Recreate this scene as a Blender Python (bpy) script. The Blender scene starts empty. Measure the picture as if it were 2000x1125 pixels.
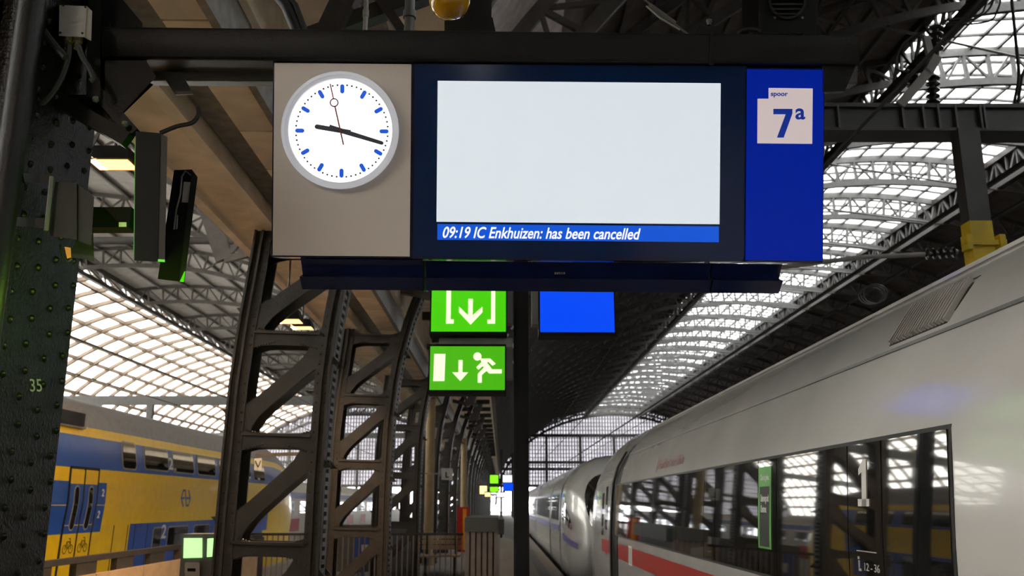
import bpy, math, random
from mathutils import Vector, Matrix
random.seed(7)
V = Vector
S = bpy.context.scene
COL = S.collection
PI = math.pi
EYE = 1.65                      # camera height above the platform (platform top is z = 0)
FPX = 1765.0
PITCH, YAW = math.radians(13.5), math.radians(-0.65)

# ------------------------------------------------------------------ camera, world, exposure
cam = bpy.data.cameras.new('camera')
cam.sensor_width = 36
cam.lens = FPX/2000*36
cam.clip_start, cam.clip_end = 0.05, 1500
cam.dof.use_dof = True
cam.dof.focus_distance = 3.95
cam.dof.aperture_fstop = 4.5
camo = bpy.data.objects.new('camera', cam)
camo.location = (0, 0, EYE)
camo.rotation_euler = (PI/2+PITCH, 0, YAW)
COL.objects.link(camo)
S.camera = camo
CR = camo.rotation_euler.to_matrix()

w = bpy.data.worlds.new('overcast_sky')
S.world = w
w.use_nodes = True
nt = w.node_tree
nt.nodes.clear()
wo = nt.nodes.new('ShaderNodeOutputWorld')
bg = nt.nodes.new('ShaderNodeBackground')
tc = nt.nodes.new('ShaderNodeTexCoord')
nz = nt.nodes.new('ShaderNodeTexNoise'); nz.inputs['Scale'].default_value = 2.0
rp = nt.nodes.new('ShaderNodeValToRGB')
rp.color_ramp.elements[0].position = 0.3; rp.color_ramp.elements[0].color = (0.84, 0.88, 0.93, 1)
rp.color_ramp.elements[1].position = 0.7; rp.color_ramp.elements[1].color = (1, 0.99, 0.96, 1)
nt.links.new(tc.outputs['Generated'], nz.inputs['Vector'])
nt.links.new(nz.outputs['Fac'], rp.inputs['Fac'])
nt.links.new(rp.outputs['Color'], bg.inputs['Color'])
bg.inputs['Strength'].default_value = 13.0
nt.links.new(bg.outputs[0], wo.inputs['Surface'])
S.view_settings.view_transform = 'Standard'
S.view_settings.look = 'None'
S.view_settings.exposure = 0.0
S.view_settings.gamma = 1
S.view_settings.use_curve_mapping = False

# ------------------------------------------------------------------ helpers
def at(px, py, Y=None, X=None, Z=None):
    d = CR @ V(((px-1000)/FPX, (562.5-py)/FPX, -1))
    c = V((0, 0, EYE))
    if Y is not None: return c + d*(Y/d.y)
    if X is not None: return c + d*(X/d.x)
    return c + d*((Z-EYE)/d.z)

def lin(c):
    return c/12.92 if c <= 0.04045 else ((c+0.055)/1.055)**2.4
def hexc(h):
    return tuple(lin(int(h[i:i+2], 16)/255) for i in (0, 2, 4))

def mat(name, col, rough=0.5, metal=0.0, var=0.12, vscale=6.0, bump=0.0, bscale=60.0, emit=0.0, ecol=None, coat=0.0, spec=0.5):
    m = bpy.data.materials.new(name)
    m.use_nodes = True
    n = m.node_tree; b = n.nodes['Principled BSDF']
    c = hexc(col) if isinstance(col, str) else col
    b.inputs['Roughness'].default_value = rough
    b.inputs['Metallic'].default_value = metal
    b.inputs['Specular IOR Level'].default_value = spec
    b.inputs['Coat Weight'].default_value = coat
    t = n.nodes.new('ShaderNodeTexCoord')
    z = n.nodes.new('ShaderNodeTexNoise'); z.inputs['Scale'].default_value = vscale; z.inputs['Detail'].default_value = 5
    r = n.nodes.new('ShaderNodeValToRGB')
    r.color_ramp.elements[0].position = 0.3; r.color_ramp.elements[1].position = 0.7
    r.color_ramp.elements[0].color = tuple(x*(1-var) for x in c)+(1,)
    r.color_ramp.elements[1].color = tuple(min(1, x*(1+var)) for x in c)+(1,)
    n.links.new(t.outputs['Object'], z.inputs['Vector'])
    n.links.new(z.outputs['Fac'], r.inputs['Fac'])
    n.links.new(r.outputs['Color'], b.inputs['Base Color'])
    if bump:
        z2 = n.nodes.new('ShaderNodeTexNoise'); z2.inputs['Scale'].default_value = bscale; z2.inputs['Detail'].default_value = 3
        bp = n.nodes.new('ShaderNodeBump'); bp.inputs['Strength'].default_value = bump; bp.inputs['Distance'].default_value = 0.01
        n.links.new(t.outputs['Object'], z2.inputs['Vector'])
        n.links.new(z2.outputs['Fac'], bp.inputs['Height'])
        n.links.new(bp.outputs[0], b.inputs['Normal'])
    if emit:
        b.inputs['Emission Color'].default_value = (hexc(ecol) if ecol else c)+(1,)
        b.inputs['Emission Strength'].default_value = emit
    return m

def glassmat(name, col, trans, rough=0.6):
    m = bpy.data.materials.new(name); m.use_nodes = True
    n = m.node_tree; n.nodes.clear()
    o = n.nodes.new('ShaderNodeOutputMaterial')
    a = n.nodes.new('ShaderNodeBsdfTransparent')
    tcn = n.nodes.new('ShaderNodeTexCoord')
    z = n.nodes.new('ShaderNodeTexNoise'); z.inputs['Scale'].default_value = 0.35; z.inputs['Detail'].default_value = 4
    r = n.nodes.new('ShaderNodeValToRGB')
    r.color_ramp.elements[0].position = 0.35; r.color_ramp.elements[1].position = 0.65
    r.color_ramp.elements[0].color = tuple(x*0.8 for x in col)+(1,)
    r.color_ramp.elements[1].color = tuple(col)+(1,)
    n.links.new(tcn.outputs['Object'], z.inputs['Vector']); n.links.new(z.outputs['Fac'], r.inputs['Fac'])
    b = n.nodes.new('ShaderNodeBsdfTranslucent')
    n.links.new(r.outputs['Color'], a.inputs['Color']); n.links.new(r.outputs['Color'], b.inputs['Color'])
    x = n.nodes.new('ShaderNodeMixShader'); x.inputs['Fac'].default_value = 1-trans
    n.links.new(a.outputs[0], x.inputs[1]); n.links.new(b.outputs[0], x.inputs[2])
    n.links.new(x.outputs[0], o.inputs['Surface'])
    return m

class MB:
    def __init__(s): s.v = []; s.f = []; s.mi = []; s.cur = 0
    def add(s, vs, fs):
        k = len(s.v); s.v += [tuple(p) for p in vs]
        for f in fs: s.f.append(tuple(i+k for i in f)); s.mi.append(s.cur)
        return s
    def box(s, x0, x1, y0, y1, z0, z1):
        if x0 > x1: x0, x1 = x1, x0
        if y0 > y1: y0, y1 = y1, y0
        if z0 > z1: z0, z1 = z1, z0
        vs = [(x, y, z) for z in (z0, z1) for y in (y0, y1) for x in (x0, x1)]
        return s.add(vs, [(0, 2, 3, 1), (4, 5, 7, 6), (0, 1, 5, 4), (2, 6, 7, 3), (0, 4, 6, 2), (1, 3, 7, 5)])
    def bar(s, p, q, w, h, up=(0, 0, 1)):
        p, q = V(p), V(q); d = (q-p).normalized(); up = V(up)
        if abs(d.dot(up)) > 0.98: up = V((0, 1, 0))
        r = d.cross(up).normalized(); u = r.cross(d)
        vs = [a + r*(i*w/2) + u*(j*h/2) for a in (p, q) for i, j in ((-1, -1), (1, -1), (1, 1), (-1, 1))]
        return s.add(vs, [(0, 3, 2, 1), (4, 5, 6, 7), (0, 1, 5, 4), (1, 2, 6, 5), (2, 3, 7, 6), (3, 0, 4, 7)])
    def tube(s, pts, r, n=8, cap=True):
        pts = [V(p) for p in pts]; m = len(pts); rs = r if isinstance(r, (list, tuple)) else [r]*m
        vs = []; ref = None
        for i, p in enumerate(pts):
            d = (pts[min(i+1, m-1)] - pts[max(i-1, 0)]).normalized()
            if ref is None: ref = V((0, 0, 1)) if abs(d.z) < 0.9 else V((0, 1, 0))
            a = d.cross(ref).normalized(); b = a.cross(d); ref = b
            for k in range(n):
                t = 2*PI*k/n; vs.append(p + a*(rs[i]*math.cos(t)) + b*(rs[i]*math.sin(t)))
        fs = [(i*n+k, i*n+(k+1) % n, (i+1)*n+(k+1) % n, (i+1)*n+k) for i in range(m-1) for k in range(n)]
        if cap: fs += [tuple(range(n))[::-1], tuple((m-1)*n+k for k in range(n))]
        return s.add(vs, fs)
    def prism(s, poly, fn, d0, d1):
        n = len(poly)
        vs = [fn(a, b, d0) for a, b in poly] + [fn(a, b, d1) for a, b in poly]
        return s.add(vs, [tuple(range(n))[::-1], tuple(range(n, 2*n))] + [(i, (i+1) % n, n+(i+1) % n, n+i) for i in range(n)])
    def ring(s, fn, c, r0, r1, d0, d1, n=64):
        vs = []
        for (r, d) in ((r0, d0), (r1, d0), (r1, d1), (r0, d1)):
            for k in range(n):
                t = 2*PI*k/n; vs.append(fn(c[0]+r*math.cos(t), c[1]+r*math.sin(t), d))
        fs = [(a*n+k, a*n+(k+1) % n, ((a+1) % 4)*n+(k+1) % n, ((a+1) % 4)*n+k) for a in range(4) for k in range(n)]
        return s.add(vs, fs)
    def strip(s, poly, w, fn, d0, d1):
        for (a, b) in zip(poly, poly[1:]):
            dx, dy = b[0]-a[0], b[1]-a[1]; L = math.hypot(dx, dy) or 1; nx, ny = -dy/L*w/2, dx/L*w/2
            ex, ey = dx/L*w*0.3, dy/L*w*0.3
            s.prism([(a[0]+nx-ex, a[1]+ny-ey), (b[0]+nx+ex, b[1]+ny+ey), (b[0]-nx+ex, b[1]-ny+ey), (a[0]-nx-ex, a[1]-ny-ey)], fn, d0, d1)
        return s
    def dome(s, c, r, n, axis=(0, -1, 0), k=0.7):
        c = V(c); ax = V(axis).normalized(); a = ax.orthogonal().normalized(); b = ax.cross(a); vs = []
        for (rr, h) in ((1, 0), (0.8, 0.55), (0.4, 0.9)):
            for i in range(n):
                t = 2*PI*i/n; vs.append(c + a*(r*rr*math.cos(t)) + b*(r*rr*math.sin(t)) + ax*(r*k*h))
        vs.append(c+ax*(r*k))
        fs = [(j*n+i, j*n+(i+1) % n, (j+1)*n+(i+1) % n, (j+1)*n+i) for j in range(2) for i in range(n)]
        fs += [(2*n+i, 2*n+(i+1) % n, 3*n) for i in range(n)]
        return s.add(vs, fs)
    def lathe(s, c, axis, prof, n=24):
        c = V(c); ax = V(axis).normalized(); a = ax.orthogonal().normalized(); b = ax.cross(a); vs = []
        for (r, h) in prof:
            for i in range(n):
                t = 2*PI*i/n; vs.append(c + a*(r*math.cos(t)) + b*(r*math.sin(t)) + ax*h)
        m = len(prof)
        fs = [(j*n+i, j*n+(i+1) % n, (j+1)*n+(i+1) % n, (j+1)*n+i) for j in range(m-1) for i in range(n)]
        fs += [tuple(range(n))[::-1], tuple((m-1)*n+i for i in range(n))]
        return s.add(vs, fs)
    def mesh(s, name, mats, smooth=False, org=V((0, 0, 0))):
        me = bpy.data.meshes.new(name)
        me.from_pydata([(p[0]-org[0], p[1]-org[1], p[2]-org[2]) for p in s.v], [], s.f)
        if not isinstance(mats, (list, tuple)): mats = [mats]
        for m in mats: me.materials.append(m)
        me.polygons.foreach_set('material_index', s.mi)
        if smooth:
            me.polygons.foreach_set('use_smooth', [True]*len(s.f))
            me.set_sharp_from_angle(angle=math.radians(38))
        me.update()
        return me

ORG = {}
def tag(o, label=None, cat=None, group=None, kind=None):
    if label: o['label'] = label
    if cat: o['category'] = cat
    if group: o['group'] = group
    if kind: o['kind'] = kind
    return o
def thing(name, label, cat, loc, group=None, kind=None):
    o = bpy.data.objects.new(name, None); COL.objects.link(o)
    o.location = loc; o.empty_display_size = 0.2
    ORG[o.name] = V(loc)
    return tag(o, label, cat, group, kind)
def part(name, mb, m, parent, smooth=False, label=None, kind=None):
    org = ORG[parent.name]
    o = bpy.data.objects.new(name, mb.mesh(name, m, smooth, org)); COL.objects.link(o)
    o.parent = parent; ORG[o.name] = org
    return tag(o, label, None, None, kind)
def piece(name, me, parent, loc=(0, 0, 0)):
    o = bpy.data.objects.new(name, me); COL.objects.link(o); o.parent = parent; o.location = loc
    ORG[o.name] = ORG[parent.name]
    return o
def single(name, label, cat, mb, m, smooth=False, group=None, kind=None):
    n = len(mb.v)
    cx = sum(p[0] for p in mb.v)/n; cy = sum(p[1] for p in mb.v)/n; cz = min(p[2] for p in mb.v)
    o = bpy.data.objects.new(name, mb.mesh(name, m, smooth, V((cx, cy, cz)))); COL.objects.link(o)
    o.location = (cx, cy, cz); ORG[o.name] = V((cx, cy, cz))
    return tag(o, label, cat, group, kind)
def copy_tree(o, loc, label=None, group=None):
    c = o.copy(); COL.objects.link(c); c.location = loc
    if label: c['label'] = label
    if group: c['group'] = group
    for ch in list(o.children):
        d = ch.copy(); COL.objects.link(d); d.parent = c
        for g in list(ch.children):
            e = g.copy(); COL.objects.link(e); e.parent = d
    return c

def textmb(body, fn, box, d0=0, d1=0.002, bold=0.0, shear=0.0, fit=True):
    """fn(a,b,d) maps 2D px-like coords; box=(x0,y0,x1,y1) where y0 is the top"""
    cu = bpy.data.curves.new('tmp', 'FONT'); cu.body = body; cu.size = 1; cu.offset = bold; cu.shear = shear
    cu.resolution_u = 4
    ob = bpy.data.objects.new('tmp', cu); COL.objects.link(ob)
    dg = bpy.context.evaluated_depsgraph_get()
    me = bpy.data.meshes.new_from_object(ob.evaluated_get(dg))
    xs = [v.co.x for v in me.vertices]; ys = [v.co.y for v in me.vertices]
    x0, x1, y0, y1 = min(xs), max(xs), min(ys), max(ys)
    mb = MB(); n = len(me.vertices)
    P = [(box[0]+(v.co.x-x0)/(x1-x0)*(box[2]-box[0]), box[3]+(v.co.y-y0)/(y1-y0)*(box[1]-box[3])) for v in me.vertices]
    fs = [tuple(p.vertices) for p in me.polygons]
    ec = {}
    for f in fs:
        for a, b in zip(f, f[1:]+f[:1]): ec[(a, b)] = 1
    side = [(a, b, b+n, a+n) for (a, b) in ec if (b, a) not in ec]
    mb.add([fn(a, b, d0) for a, b in P]+[fn(a, b, d1) for a, b in P], [tuple(reversed(f)) for f in fs]+[tuple(i+n for i in f) for f in fs]+side)
    bpy.data.objects.remove(ob); bpy.data.curves.remove(cu); bpy.data.meshes.remove(me)
    return mb

def rrect(x0, y0, x1, y1, r, n=5):
    P = []
    for cx, cy, a0 in ((x1-r, y1-r, 0), (x0+r, y1-r, 90), (x0+r, y0+r, 180), (x1-r, y0+r, 270)):
        for k in range(n+1):
            t = math.radians(a0+90*k/n); P.append((cx+r*math.cos(t), cy+r*math.sin(t)))
    return P
def capsule(cx, cy, L, r, ang, n=6):
    ux, uy = math.cos(ang), math.sin(ang); P = []
    for sgn, a0 in ((1, ang-PI/2), (-1, ang+PI/2)):
        for k in range(n+1):
            t = a0+PI*k/n; P.append((cx+sgn*ux*(L/2-r)+r*math.cos(t), cy+sgn*uy*(L/2-r)+r*math.sin(t)))
    return P

# ------------------------------------------------------------------ materials
M = {}
M['steel'] = mat('dark_brown_steel', (0.040, 0.034, 0.029), 0.45, bump=0.25, bscale=40, var=0.25)
M['black_steel'] = mat('black_gloss_paint', (0.0055, 0.0055, 0.005), 0.34, spec=0.28, bump=0.5, bscale=75, var=0.3)
M['black'] = mat('black_beam_paint', (0.0065, 0.0068, 0.0075), 0.45, spec=0.25, bump=0.15, bscale=90, var=0.3)
M['blackmatte'] = mat('matte_black', (0.006, 0.006, 0.006), 0.6, spec=0.15)
M['greymetal'] = mat('grey_metal', (0.10, 0.10, 0.095), 0.45, bump=0.1)
M['darkgrey'] = mat('dark_grey_casing', (0.018, 0.0185, 0.018), 0.45, spec=0.25)
M['cream'] = mat('cream_paint', (0.86, 0.73, 0.56), 0.6, var=0.15, vscale=3.0, bump=0.3, bscale=20)
M['gutter'] = mat('galvanised_sheet', (0.26, 0.25, 0.235), 0.4, metal=0.4, var=0.25, vscale=9)
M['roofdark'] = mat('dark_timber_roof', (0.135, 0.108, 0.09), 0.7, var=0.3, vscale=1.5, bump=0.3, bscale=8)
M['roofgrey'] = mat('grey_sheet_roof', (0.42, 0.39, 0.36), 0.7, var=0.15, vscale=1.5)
M['roofsteel'] = mat('roof_truss_steel', (0.13, 0.118, 0.107), 0.55, var=0.15)
M['roofsteel_light'] = mat('light_roof_steel', (0.10, 0.097, 0.094), 0.5, var=0.15)
M['rooflit'] = mat('painted_lit_roof', (0.68, 0.60, 0.57), 0.7, var=0.2, vscale=4, bump=0.3, bscale=12)  # pale tone stands in for light on the lower vault
M['rib'] = mat('brown_glazing_rib', (0.16, 0.115, 0.08), 0.6)
M['glass'] = glassmat('milky_roof_glass', (0.90, 0.885, 0.84), 0.12)
M['glass_clear'] = glassmat('skylight_glass', (0.80, 0.80, 0.79), 0.5)
M['gable_glass'] = glassmat('gable_glass', (0.38, 0.37, 0.385), 0.6)
M['asphalt'] = mat('platform_tiles', (0.17, 0.16, 0.155), 0.55, var=0.2, vscale=3, bump=0.2)
M['kerb'] = mat('pale_kerb', (0.30, 0.26, 0.22), 0.7)
M['ballast'] = mat('ballast', (0.04, 0.034, 0.03), 0.9, var=0.5, vscale=12, bump=1, bscale=20)
M['rail'] = mat('rail_steel', (0.18, 0.15, 0.13), 0.35, metal=0.8)
M['navy'] = mat('navy_glass', (0.001, 0.013, 0.062), 0.12, var=0.1, spec=0.4)
M['navydark'] = mat('navy_housing', (0.006, 0.012, 0.05), 0.16, var=0.2)
M['clockpanel'] = mat('grey_clock_panel', (0.52, 0.48, 0.44), 0.25, var=0.06, vscale=2)
M['facewhite'] = mat('clock_face', (0.9, 0.9, 0.9), 0.4, emit=1.15, ecol='ffffff', var=0)
M['facerim'] = mat('clock_rim', (0.55, 0.57, 0.62), 0.25, emit=0.22, ecol='dfe4f2', var=0.05)
M['clockblue'] = mat('clock_blue', (0.0, 0.10, 0.75), 0.4, emit=0.5, ecol='0455e0', var=0)
M['hand'] = mat('clock_hand', (0.03, 0.04, 0.07), 0.4)
M['sechand'] = mat('second_hand', (0.22, 0.02, 0.02), 0.4)
M['screen'] = mat('lit_screen', (0.3, 0.3, 0.3), 0.3, emit=0.70, ecol='eaf6ff', var=0)
M['ticker'] = mat('ticker_blue', (0.0, 0.02, 0.15), 0.3, emit=0.95, ecol='0452d0', var=0)
M['tickertext'] = mat('ticker_text', (0.3, 0.3, 0.3), 0.3, emit=0.9, ecol='ffffff', var=0)
M['signblue'] = mat('platform_sign_blue', (0.0, 0.006, 0.06), 0.3, emit=0.7, ecol='001fa0', var=0, spec=0.15)
M['signwhite'] = mat('platform_sign_white', (0.3, 0.28, 0.27), 0.35, emit=0.52, ecol='f2dfdf', var=0)
M['signtext'] = mat('platform_sign_text', (0.0, 0.02, 0.2), 0.4, emit=0.35, ecol='003ab8', var=0)
M['green'] = mat('lit_green', (0.02, 0.25, 0.0), 0.35, emit=0.95, ecol='48c80a', var=0)
M['green2'] = mat('lit_green_worn', (0.02, 0.2, 0.0), 0.35, emit=0.75, ecol='4fc010', var=0)
M['pict'] = mat('lit_pictogram', (0.4, 0.4, 0.3), 0.35, emit=0.95, ecol='fbffdc', var=0)
M['bluelit'] = mat('lit_blue', (0.0, 0.03, 0.3), 0.35, emit=0.95, ecol='0048f5', var=0)
M['signbox'] = mat('grey_sign_box', (0.20, 0.20, 0.19), 0.5)
M['ice'] = mat('off_white_train', (0.455, 0.445, 0.43), 0.17, var=0.06, vscale=1.2, coat=0.35, bump=0.02, bscale=2)
M['icewin'] = mat('dark_train_glass', (0.008, 0.008, 0.008), 0.03, var=0, spec=1.0, coat=0.6)
M['icered'] = mat('train_red_stripe', (0.40, 0.035, 0.03), 0.3)
M['iceblue'] = mat('train_blue_stripe', (0.03, 0.03, 0.22), 0.3)
M['rubber'] = mat('black_rubber', (0.006, 0.006, 0.006), 0.6)
M['white'] = mat('white_letters', (0.75, 0.75, 0.72), 0.5, var=0.03)
M['nsyellow'] = mat('train_yellow', (0.93, 0.60, 0.006), 0.35, var=0.06, coat=0.2)
M['nsblue'] = mat('train_blue', (0.02, 0.095, 0.46), 0.35, var=0.08, coat=0.2)
M['nsgrey'] = mat('train_roof_grey', (0.30, 0.30, 0.315), 0.5, var=0.1)
M['yellow'] = mat('yellow_paint', (0.72, 0.50, 0.0), 0.45, var=0.15)
M['lampamber'] = mat('amber_glass', (0.55, 0.27, 0.0), 0.12, var=0.1, coat=0.8)
M['warm'] = mat('warm_lamp', (0.9, 0.6, 0.3), 0.4, emit=4.0, ecol='ffb066', var=0)
M['jbox'] = mat('grey_plastic_box', (0.30, 0.29, 0.27), 0.5, var=0.1)
M['brass'] = mat('cable_gland', (0.35, 0.27, 0.2), 0.35, metal=0.6)
M['cable'] = mat('black_cable', (0.022, 0.022, 0.022), 0.55)
M['ceramic'] = mat('insulator_glaze', (0.045, 0.045, 0.04), 0.2, coat=0.5)
M['tan'] = mat('tan_board', (0.42, 0.28, 0.16), 0.6)
M['greenside'] = mat('lit_green_side', (0.02, 0.25, 0.0), 0.35, emit=0.3, ecol='40b008', var=0)
M['pillar'] = mat('ochre_pillar_paint', (0.22, 0.15, 0.07), 0.6)
M['namered'] = mat('dull_red_lettering', (0.17, 0.05, 0.05), 0.5)
M['pale'] = mat('pale_print', (0.55, 0.53, 0.50), 0.5)
M['gantry'] = mat('gantry_grey_paint', (0.052, 0.052, 0.052), 0.5, bump=0.1)
M['greenlamp'] = mat('reader_green', (0.2, 0.5, 0.1), 0.4, emit=1.3, ecol='b8ffa0', var=0)
M['red'] = mat('red_paint', (0.5, 0.02, 0.02), 0.5)
M['orange'] = mat('orange_paint', (0.8, 0.3, 0.01), 0.5)

# ------------------------------------------------------------------ setting: ground, platform, tracks
PX0, PX1 = -6.55, 1.50
fl = thing('floor', 'dark tiled station platform between the two trains', None, (0, 0, 0), kind='structure')
part('slab', MB().box(PX0+0.25, PX1-0.3, -58, 190, -0.86, 0), M['asphalt'], fl)
part('kerb', MB().box(PX1-0.3, PX1, -58, 190, -0.86, 0.0), M['kerb'], fl, label='pale kerb along the white train')
part('kerb', MB().box(PX0, PX0+0.25, -58, 190, -0.86, 0.0), M['kerb'], fl, label='pale kerb along the yellow train')
tm = MB().box(-0.14, 0.14, -0.09, 0.09, 0.0, 0.006).mesh('tactile_bar', M['kerb'])
for k in range(150): piece('tactile_bar', tm, fl, (0.78, 8+k*0.3, 0.0))
g = thing('floor', 'dark ballast bed of the station tracks', None, (0, 0, -0.86), kind='structure')
part('ballast', MB().box(-70, PX0, -60, 400, -1.4, -0.86).box(PX1, 70, -60, 400, -1.4, -0.86).box(PX0, PX1, 190, 400, -1.4, -0.86), M['ballast'], g)
for xc in (3.22, 7.9, 21, -8.72, -13.2, -26):
    for s in (-0.75, 0.75):
        part('rail', MB().box(xc+s-0.035, xc+s+0.035, -56, 185, -0.80, -0.70).box(xc+s-0.07, xc+s+0.07, -56, 185, -0.86, -0.80), M['rail'], g)

# ------------------------------------------------------------------ the halls
BAY = 5.85
Y0 = 3.95                                    # plane of the first truss column
YEND = Y0 + BAY*28
CX, EA, EB = 20.6, 23.4, 18.0
CXL = -26.2
def ell(cx, t, off=0.0, y=0.0):
    return V((cx+(EA-off)*math.cos(t), y, EYE+(EB-off)*math.sin(t)))
def tx(cx, x, off=0.0): return math.acos(max(-1, min(1, (x-cx)/(EA-off))))
def shell(mb, cx, t0, t1, n, y0, y1, th=0.12):
    vs = []
    for k in range(n+1):
        t = t0+(t1-t0)*k/n
        for y in (y0, y1):
            for o in (0, -th): vs.append(ell(cx, t, o, y))
    fs = []
    for k in range(n):
        a = k*4; b = a+4
        fs += [(a, a+2, b+2, b), (a+1, b+1, b+3, a+3), (a, b, b+1, a+1), (a+2, a+3, b+3, b+2)]
    fs += [(0, 1, 3, 2), (n*4, n*4+2, n*4+3, n*4+1)]
    return mb.add(vs, fs)

def arch_truss(cx, t0, t1, n, dep=1.0, off=0.12, wid=0.3, thick=0.12, full=True):
    c = MB(); wb = MB()
    T = [t0+(t1-t0)*k/n for k in range(n+1)]
    O = [ell(cx, t, off) for t in T]; I = [ell(cx, t, off+dep) for t in T]
    for k in range(n):
        c.bar(O[k], O[k+1], wid, thick, (0, 1, 0)); c.bar(I[k], I[k+1], wid, thick, (0, 1, 0))
        wb.bar(O[k], I[k], 0.12, thick*0.9, (0, 1, 0))
        if k % 2: wb.bar(O[k], I[k+1], 0.09, 0.10, (0, 1, 0))
        else: wb.bar(I[k], O[k+1], 0.09, 0.10, (0, 1, 0))
    return c, wb

TL, TR = tx(CX, 15.6), tx(CX, 25.7)
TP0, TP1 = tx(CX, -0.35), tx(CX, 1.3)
rh = thing('ceiling', 'dark vaulted roof of the right hall with a bright glazed ridge', None, (0, 0, 0), kind='structure')
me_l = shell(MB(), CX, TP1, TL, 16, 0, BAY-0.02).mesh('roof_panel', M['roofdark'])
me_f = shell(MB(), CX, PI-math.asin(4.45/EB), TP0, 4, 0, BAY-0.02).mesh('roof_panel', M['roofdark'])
me_p = shell(MB(), CX, TP0, TP1, 4, 0, BAY-0.02).mesh('lit_roof_panel', M['rooflit'], True)  # band of the vault coloured paler to paint the light falling on it
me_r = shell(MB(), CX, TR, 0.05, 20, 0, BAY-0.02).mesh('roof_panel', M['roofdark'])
c, wb = arch_truss(CX, PI-math.asin(3.6/17), TL, 24)
me_tc1, me_tw1 = c.mesh('chord', M['roofsteel']), wb.mesh('lattice', M['roofsteel'])
c, wb = arch_truss(CX, TL, TR, 10, dep=1.3, thick=0.2)
me_tc2, me_tw2 = c.mesh('chord', M['roofsteel_light']), wb.mesh('lattice', M['roofsteel_light'])
c, wb = arch_truss(CX, TR, 0.06, 24)
me_tc3, me_tw3 = c.mesh('chord', M['roofsteel']), wb.mesh('lattice', M['roofsteel'])
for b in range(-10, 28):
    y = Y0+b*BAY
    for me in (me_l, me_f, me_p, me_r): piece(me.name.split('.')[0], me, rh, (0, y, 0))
for b in range(-10, 29):
    y = Y0+b*BAY+0.0
    tr = bpy.data.objects.new('arch_truss', me_tc1); COL.objects.link(tr); tr.parent = rh; tr.location = (0, y, 0)
    for nm, me in (('lattice', me_tw1), ('ridge_chord', me_tc2), ('ridge_lattice', me_tw2), ('far_chord', me_tc3), ('far_lattice', me_tw3)):
        o = bpy.data.objects.new(nm, me); COL.objects.link(o); o.parent = tr
# purlins
for k in range(1, 13):
    t = TP1+(TL-TP1)*k/13
    a = ell(CX, t, 0.1); part('purlin', MB().bar((a.x, Y0-10*BAY, a.z), (a.x, YEND, a.z), 0.14, 0.16), M['roofsteel'], rh)
for k in range(1, 15):
    t = TR+(0.1-TR)*k/15
    a = ell(CX, t, 0.1); part('purlin', MB().bar((a.x, Y0-10*BAY, a.z), (a.x, YEND, a.z), 0.14, 0.16), M['roofsteel'], rh)
# ridge girders along the skylight
for t, m, dpt, nm in ((TL, 'steel', 1.5, 'ridge_girder'), (TR, 'roofsteel_light', 1.6, 'ridge_girder')):
    a = ell(CX, t, 0.15); b2 = ell(CX, t, dpt); mb = MB(); b2.x = a.x
    mb.bar((a.x, Y0-10*BAY, a.z), (a.x, YEND, a.z), 0.35, 0.3); mb.bar((b2.x, Y0-10*BAY, b2.z), (b2.x, YEND, b2.z), 0.4, 0.3)
    o = part(nm, mb, M['steel'], rh)
    mb = MB(); y = Y0-10*BAY; k = 0; st = BAY/6
    while y < YEND-0.1:
        za, zb = (a.z, b2.z) if k % 2 else (b2.z, a.z)
        mb.bar((a.x, y, za), (a.x, y+st, zb), 0.1, 0.14); mb.bar((a.x, y, a.z), (a.x, y, b2.z), 0.1, 0.1)
        y += st; k += 1
    part('lattice', mb, M[m], o, kind='stuff')
# skylight panes
NP = 9; PB = 5
ST = [TL+(TR-TL)*k/NP for k in range(NP+1)]
def pane(mb, cx, t0, t1, y0, y1, g=0.05, off=-0.1):
    a0, a1 = ell(cx, t0, off), ell(cx, t1, off); d = (a1-a0).normalized(); n = V((0, 1, 0)).cross(d)*0.02
    p, q = a0+d*g, a1-d*g
    vs = [V((r.x, y, r.z))+n*s for s in (0, 1) for r, y in ((p, y0+g), (q, y0+g), (q, y1-g), (p, y1-g))]
    return mb.add(vs, [(0, 3, 2, 1), (4, 5, 6, 7), (0, 1, 5, 4), (1, 2, 6, 5), (2, 3, 7, 6), (3, 0, 4, 7)])
pms = [pane(MB(), CX, ST[k], ST[k+1], 0, BAY/PB).mesh('glass_pane', M['glass_clear']) for k in range(NP)]
rest = MB(); cnt = 0
for b in range(-10, 28):
    for j in range(PB):
        y = Y0+b*BAY+j*BAY/PB
        for k in range(NP):
            if y > 26 and cnt < 297: piece('glass_pane', pms[k], rh, (0, y, 0)); cnt += 1
            else: pane(rest, CX, ST[k], ST[k+1], y, y+BAY/PB)
part('skylight_glazing', rest, M['glass_clear'], rh, kind='stuff')
mb = MB()
for k in range(NP+1):
    a = ell(CX, ST[k], -0.06); mb.bar((a.x, Y0-10*BAY, a.z), (a.x, YEND, a.z), 0.12, 0.16)
for j in range(38*PB):
    y = Y0-10*BAY+j*BAY/PB
    for k in range(NP): mb.bar(ell(CX, ST[k], -0.06, y), ell(CX, ST[k+1], -0.06, y), 0.13, 0.12, (0, 1, 0))
part('glazing_bars', mb, M['roofsteel_light'], rh, kind='stuff')
# tie rods under the ridge
for b in range(3, 28):
    y = Y0+b*BAY
    mb = MB(); mb.tube([ell(CX, tx(CX, 12), 1.1, y), ell(CX, tx(CX, 29), 1.1, y+BAY)], 0.05, 5)
    part('tie_rod', mb, M['roofsteel'], rh)

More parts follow.
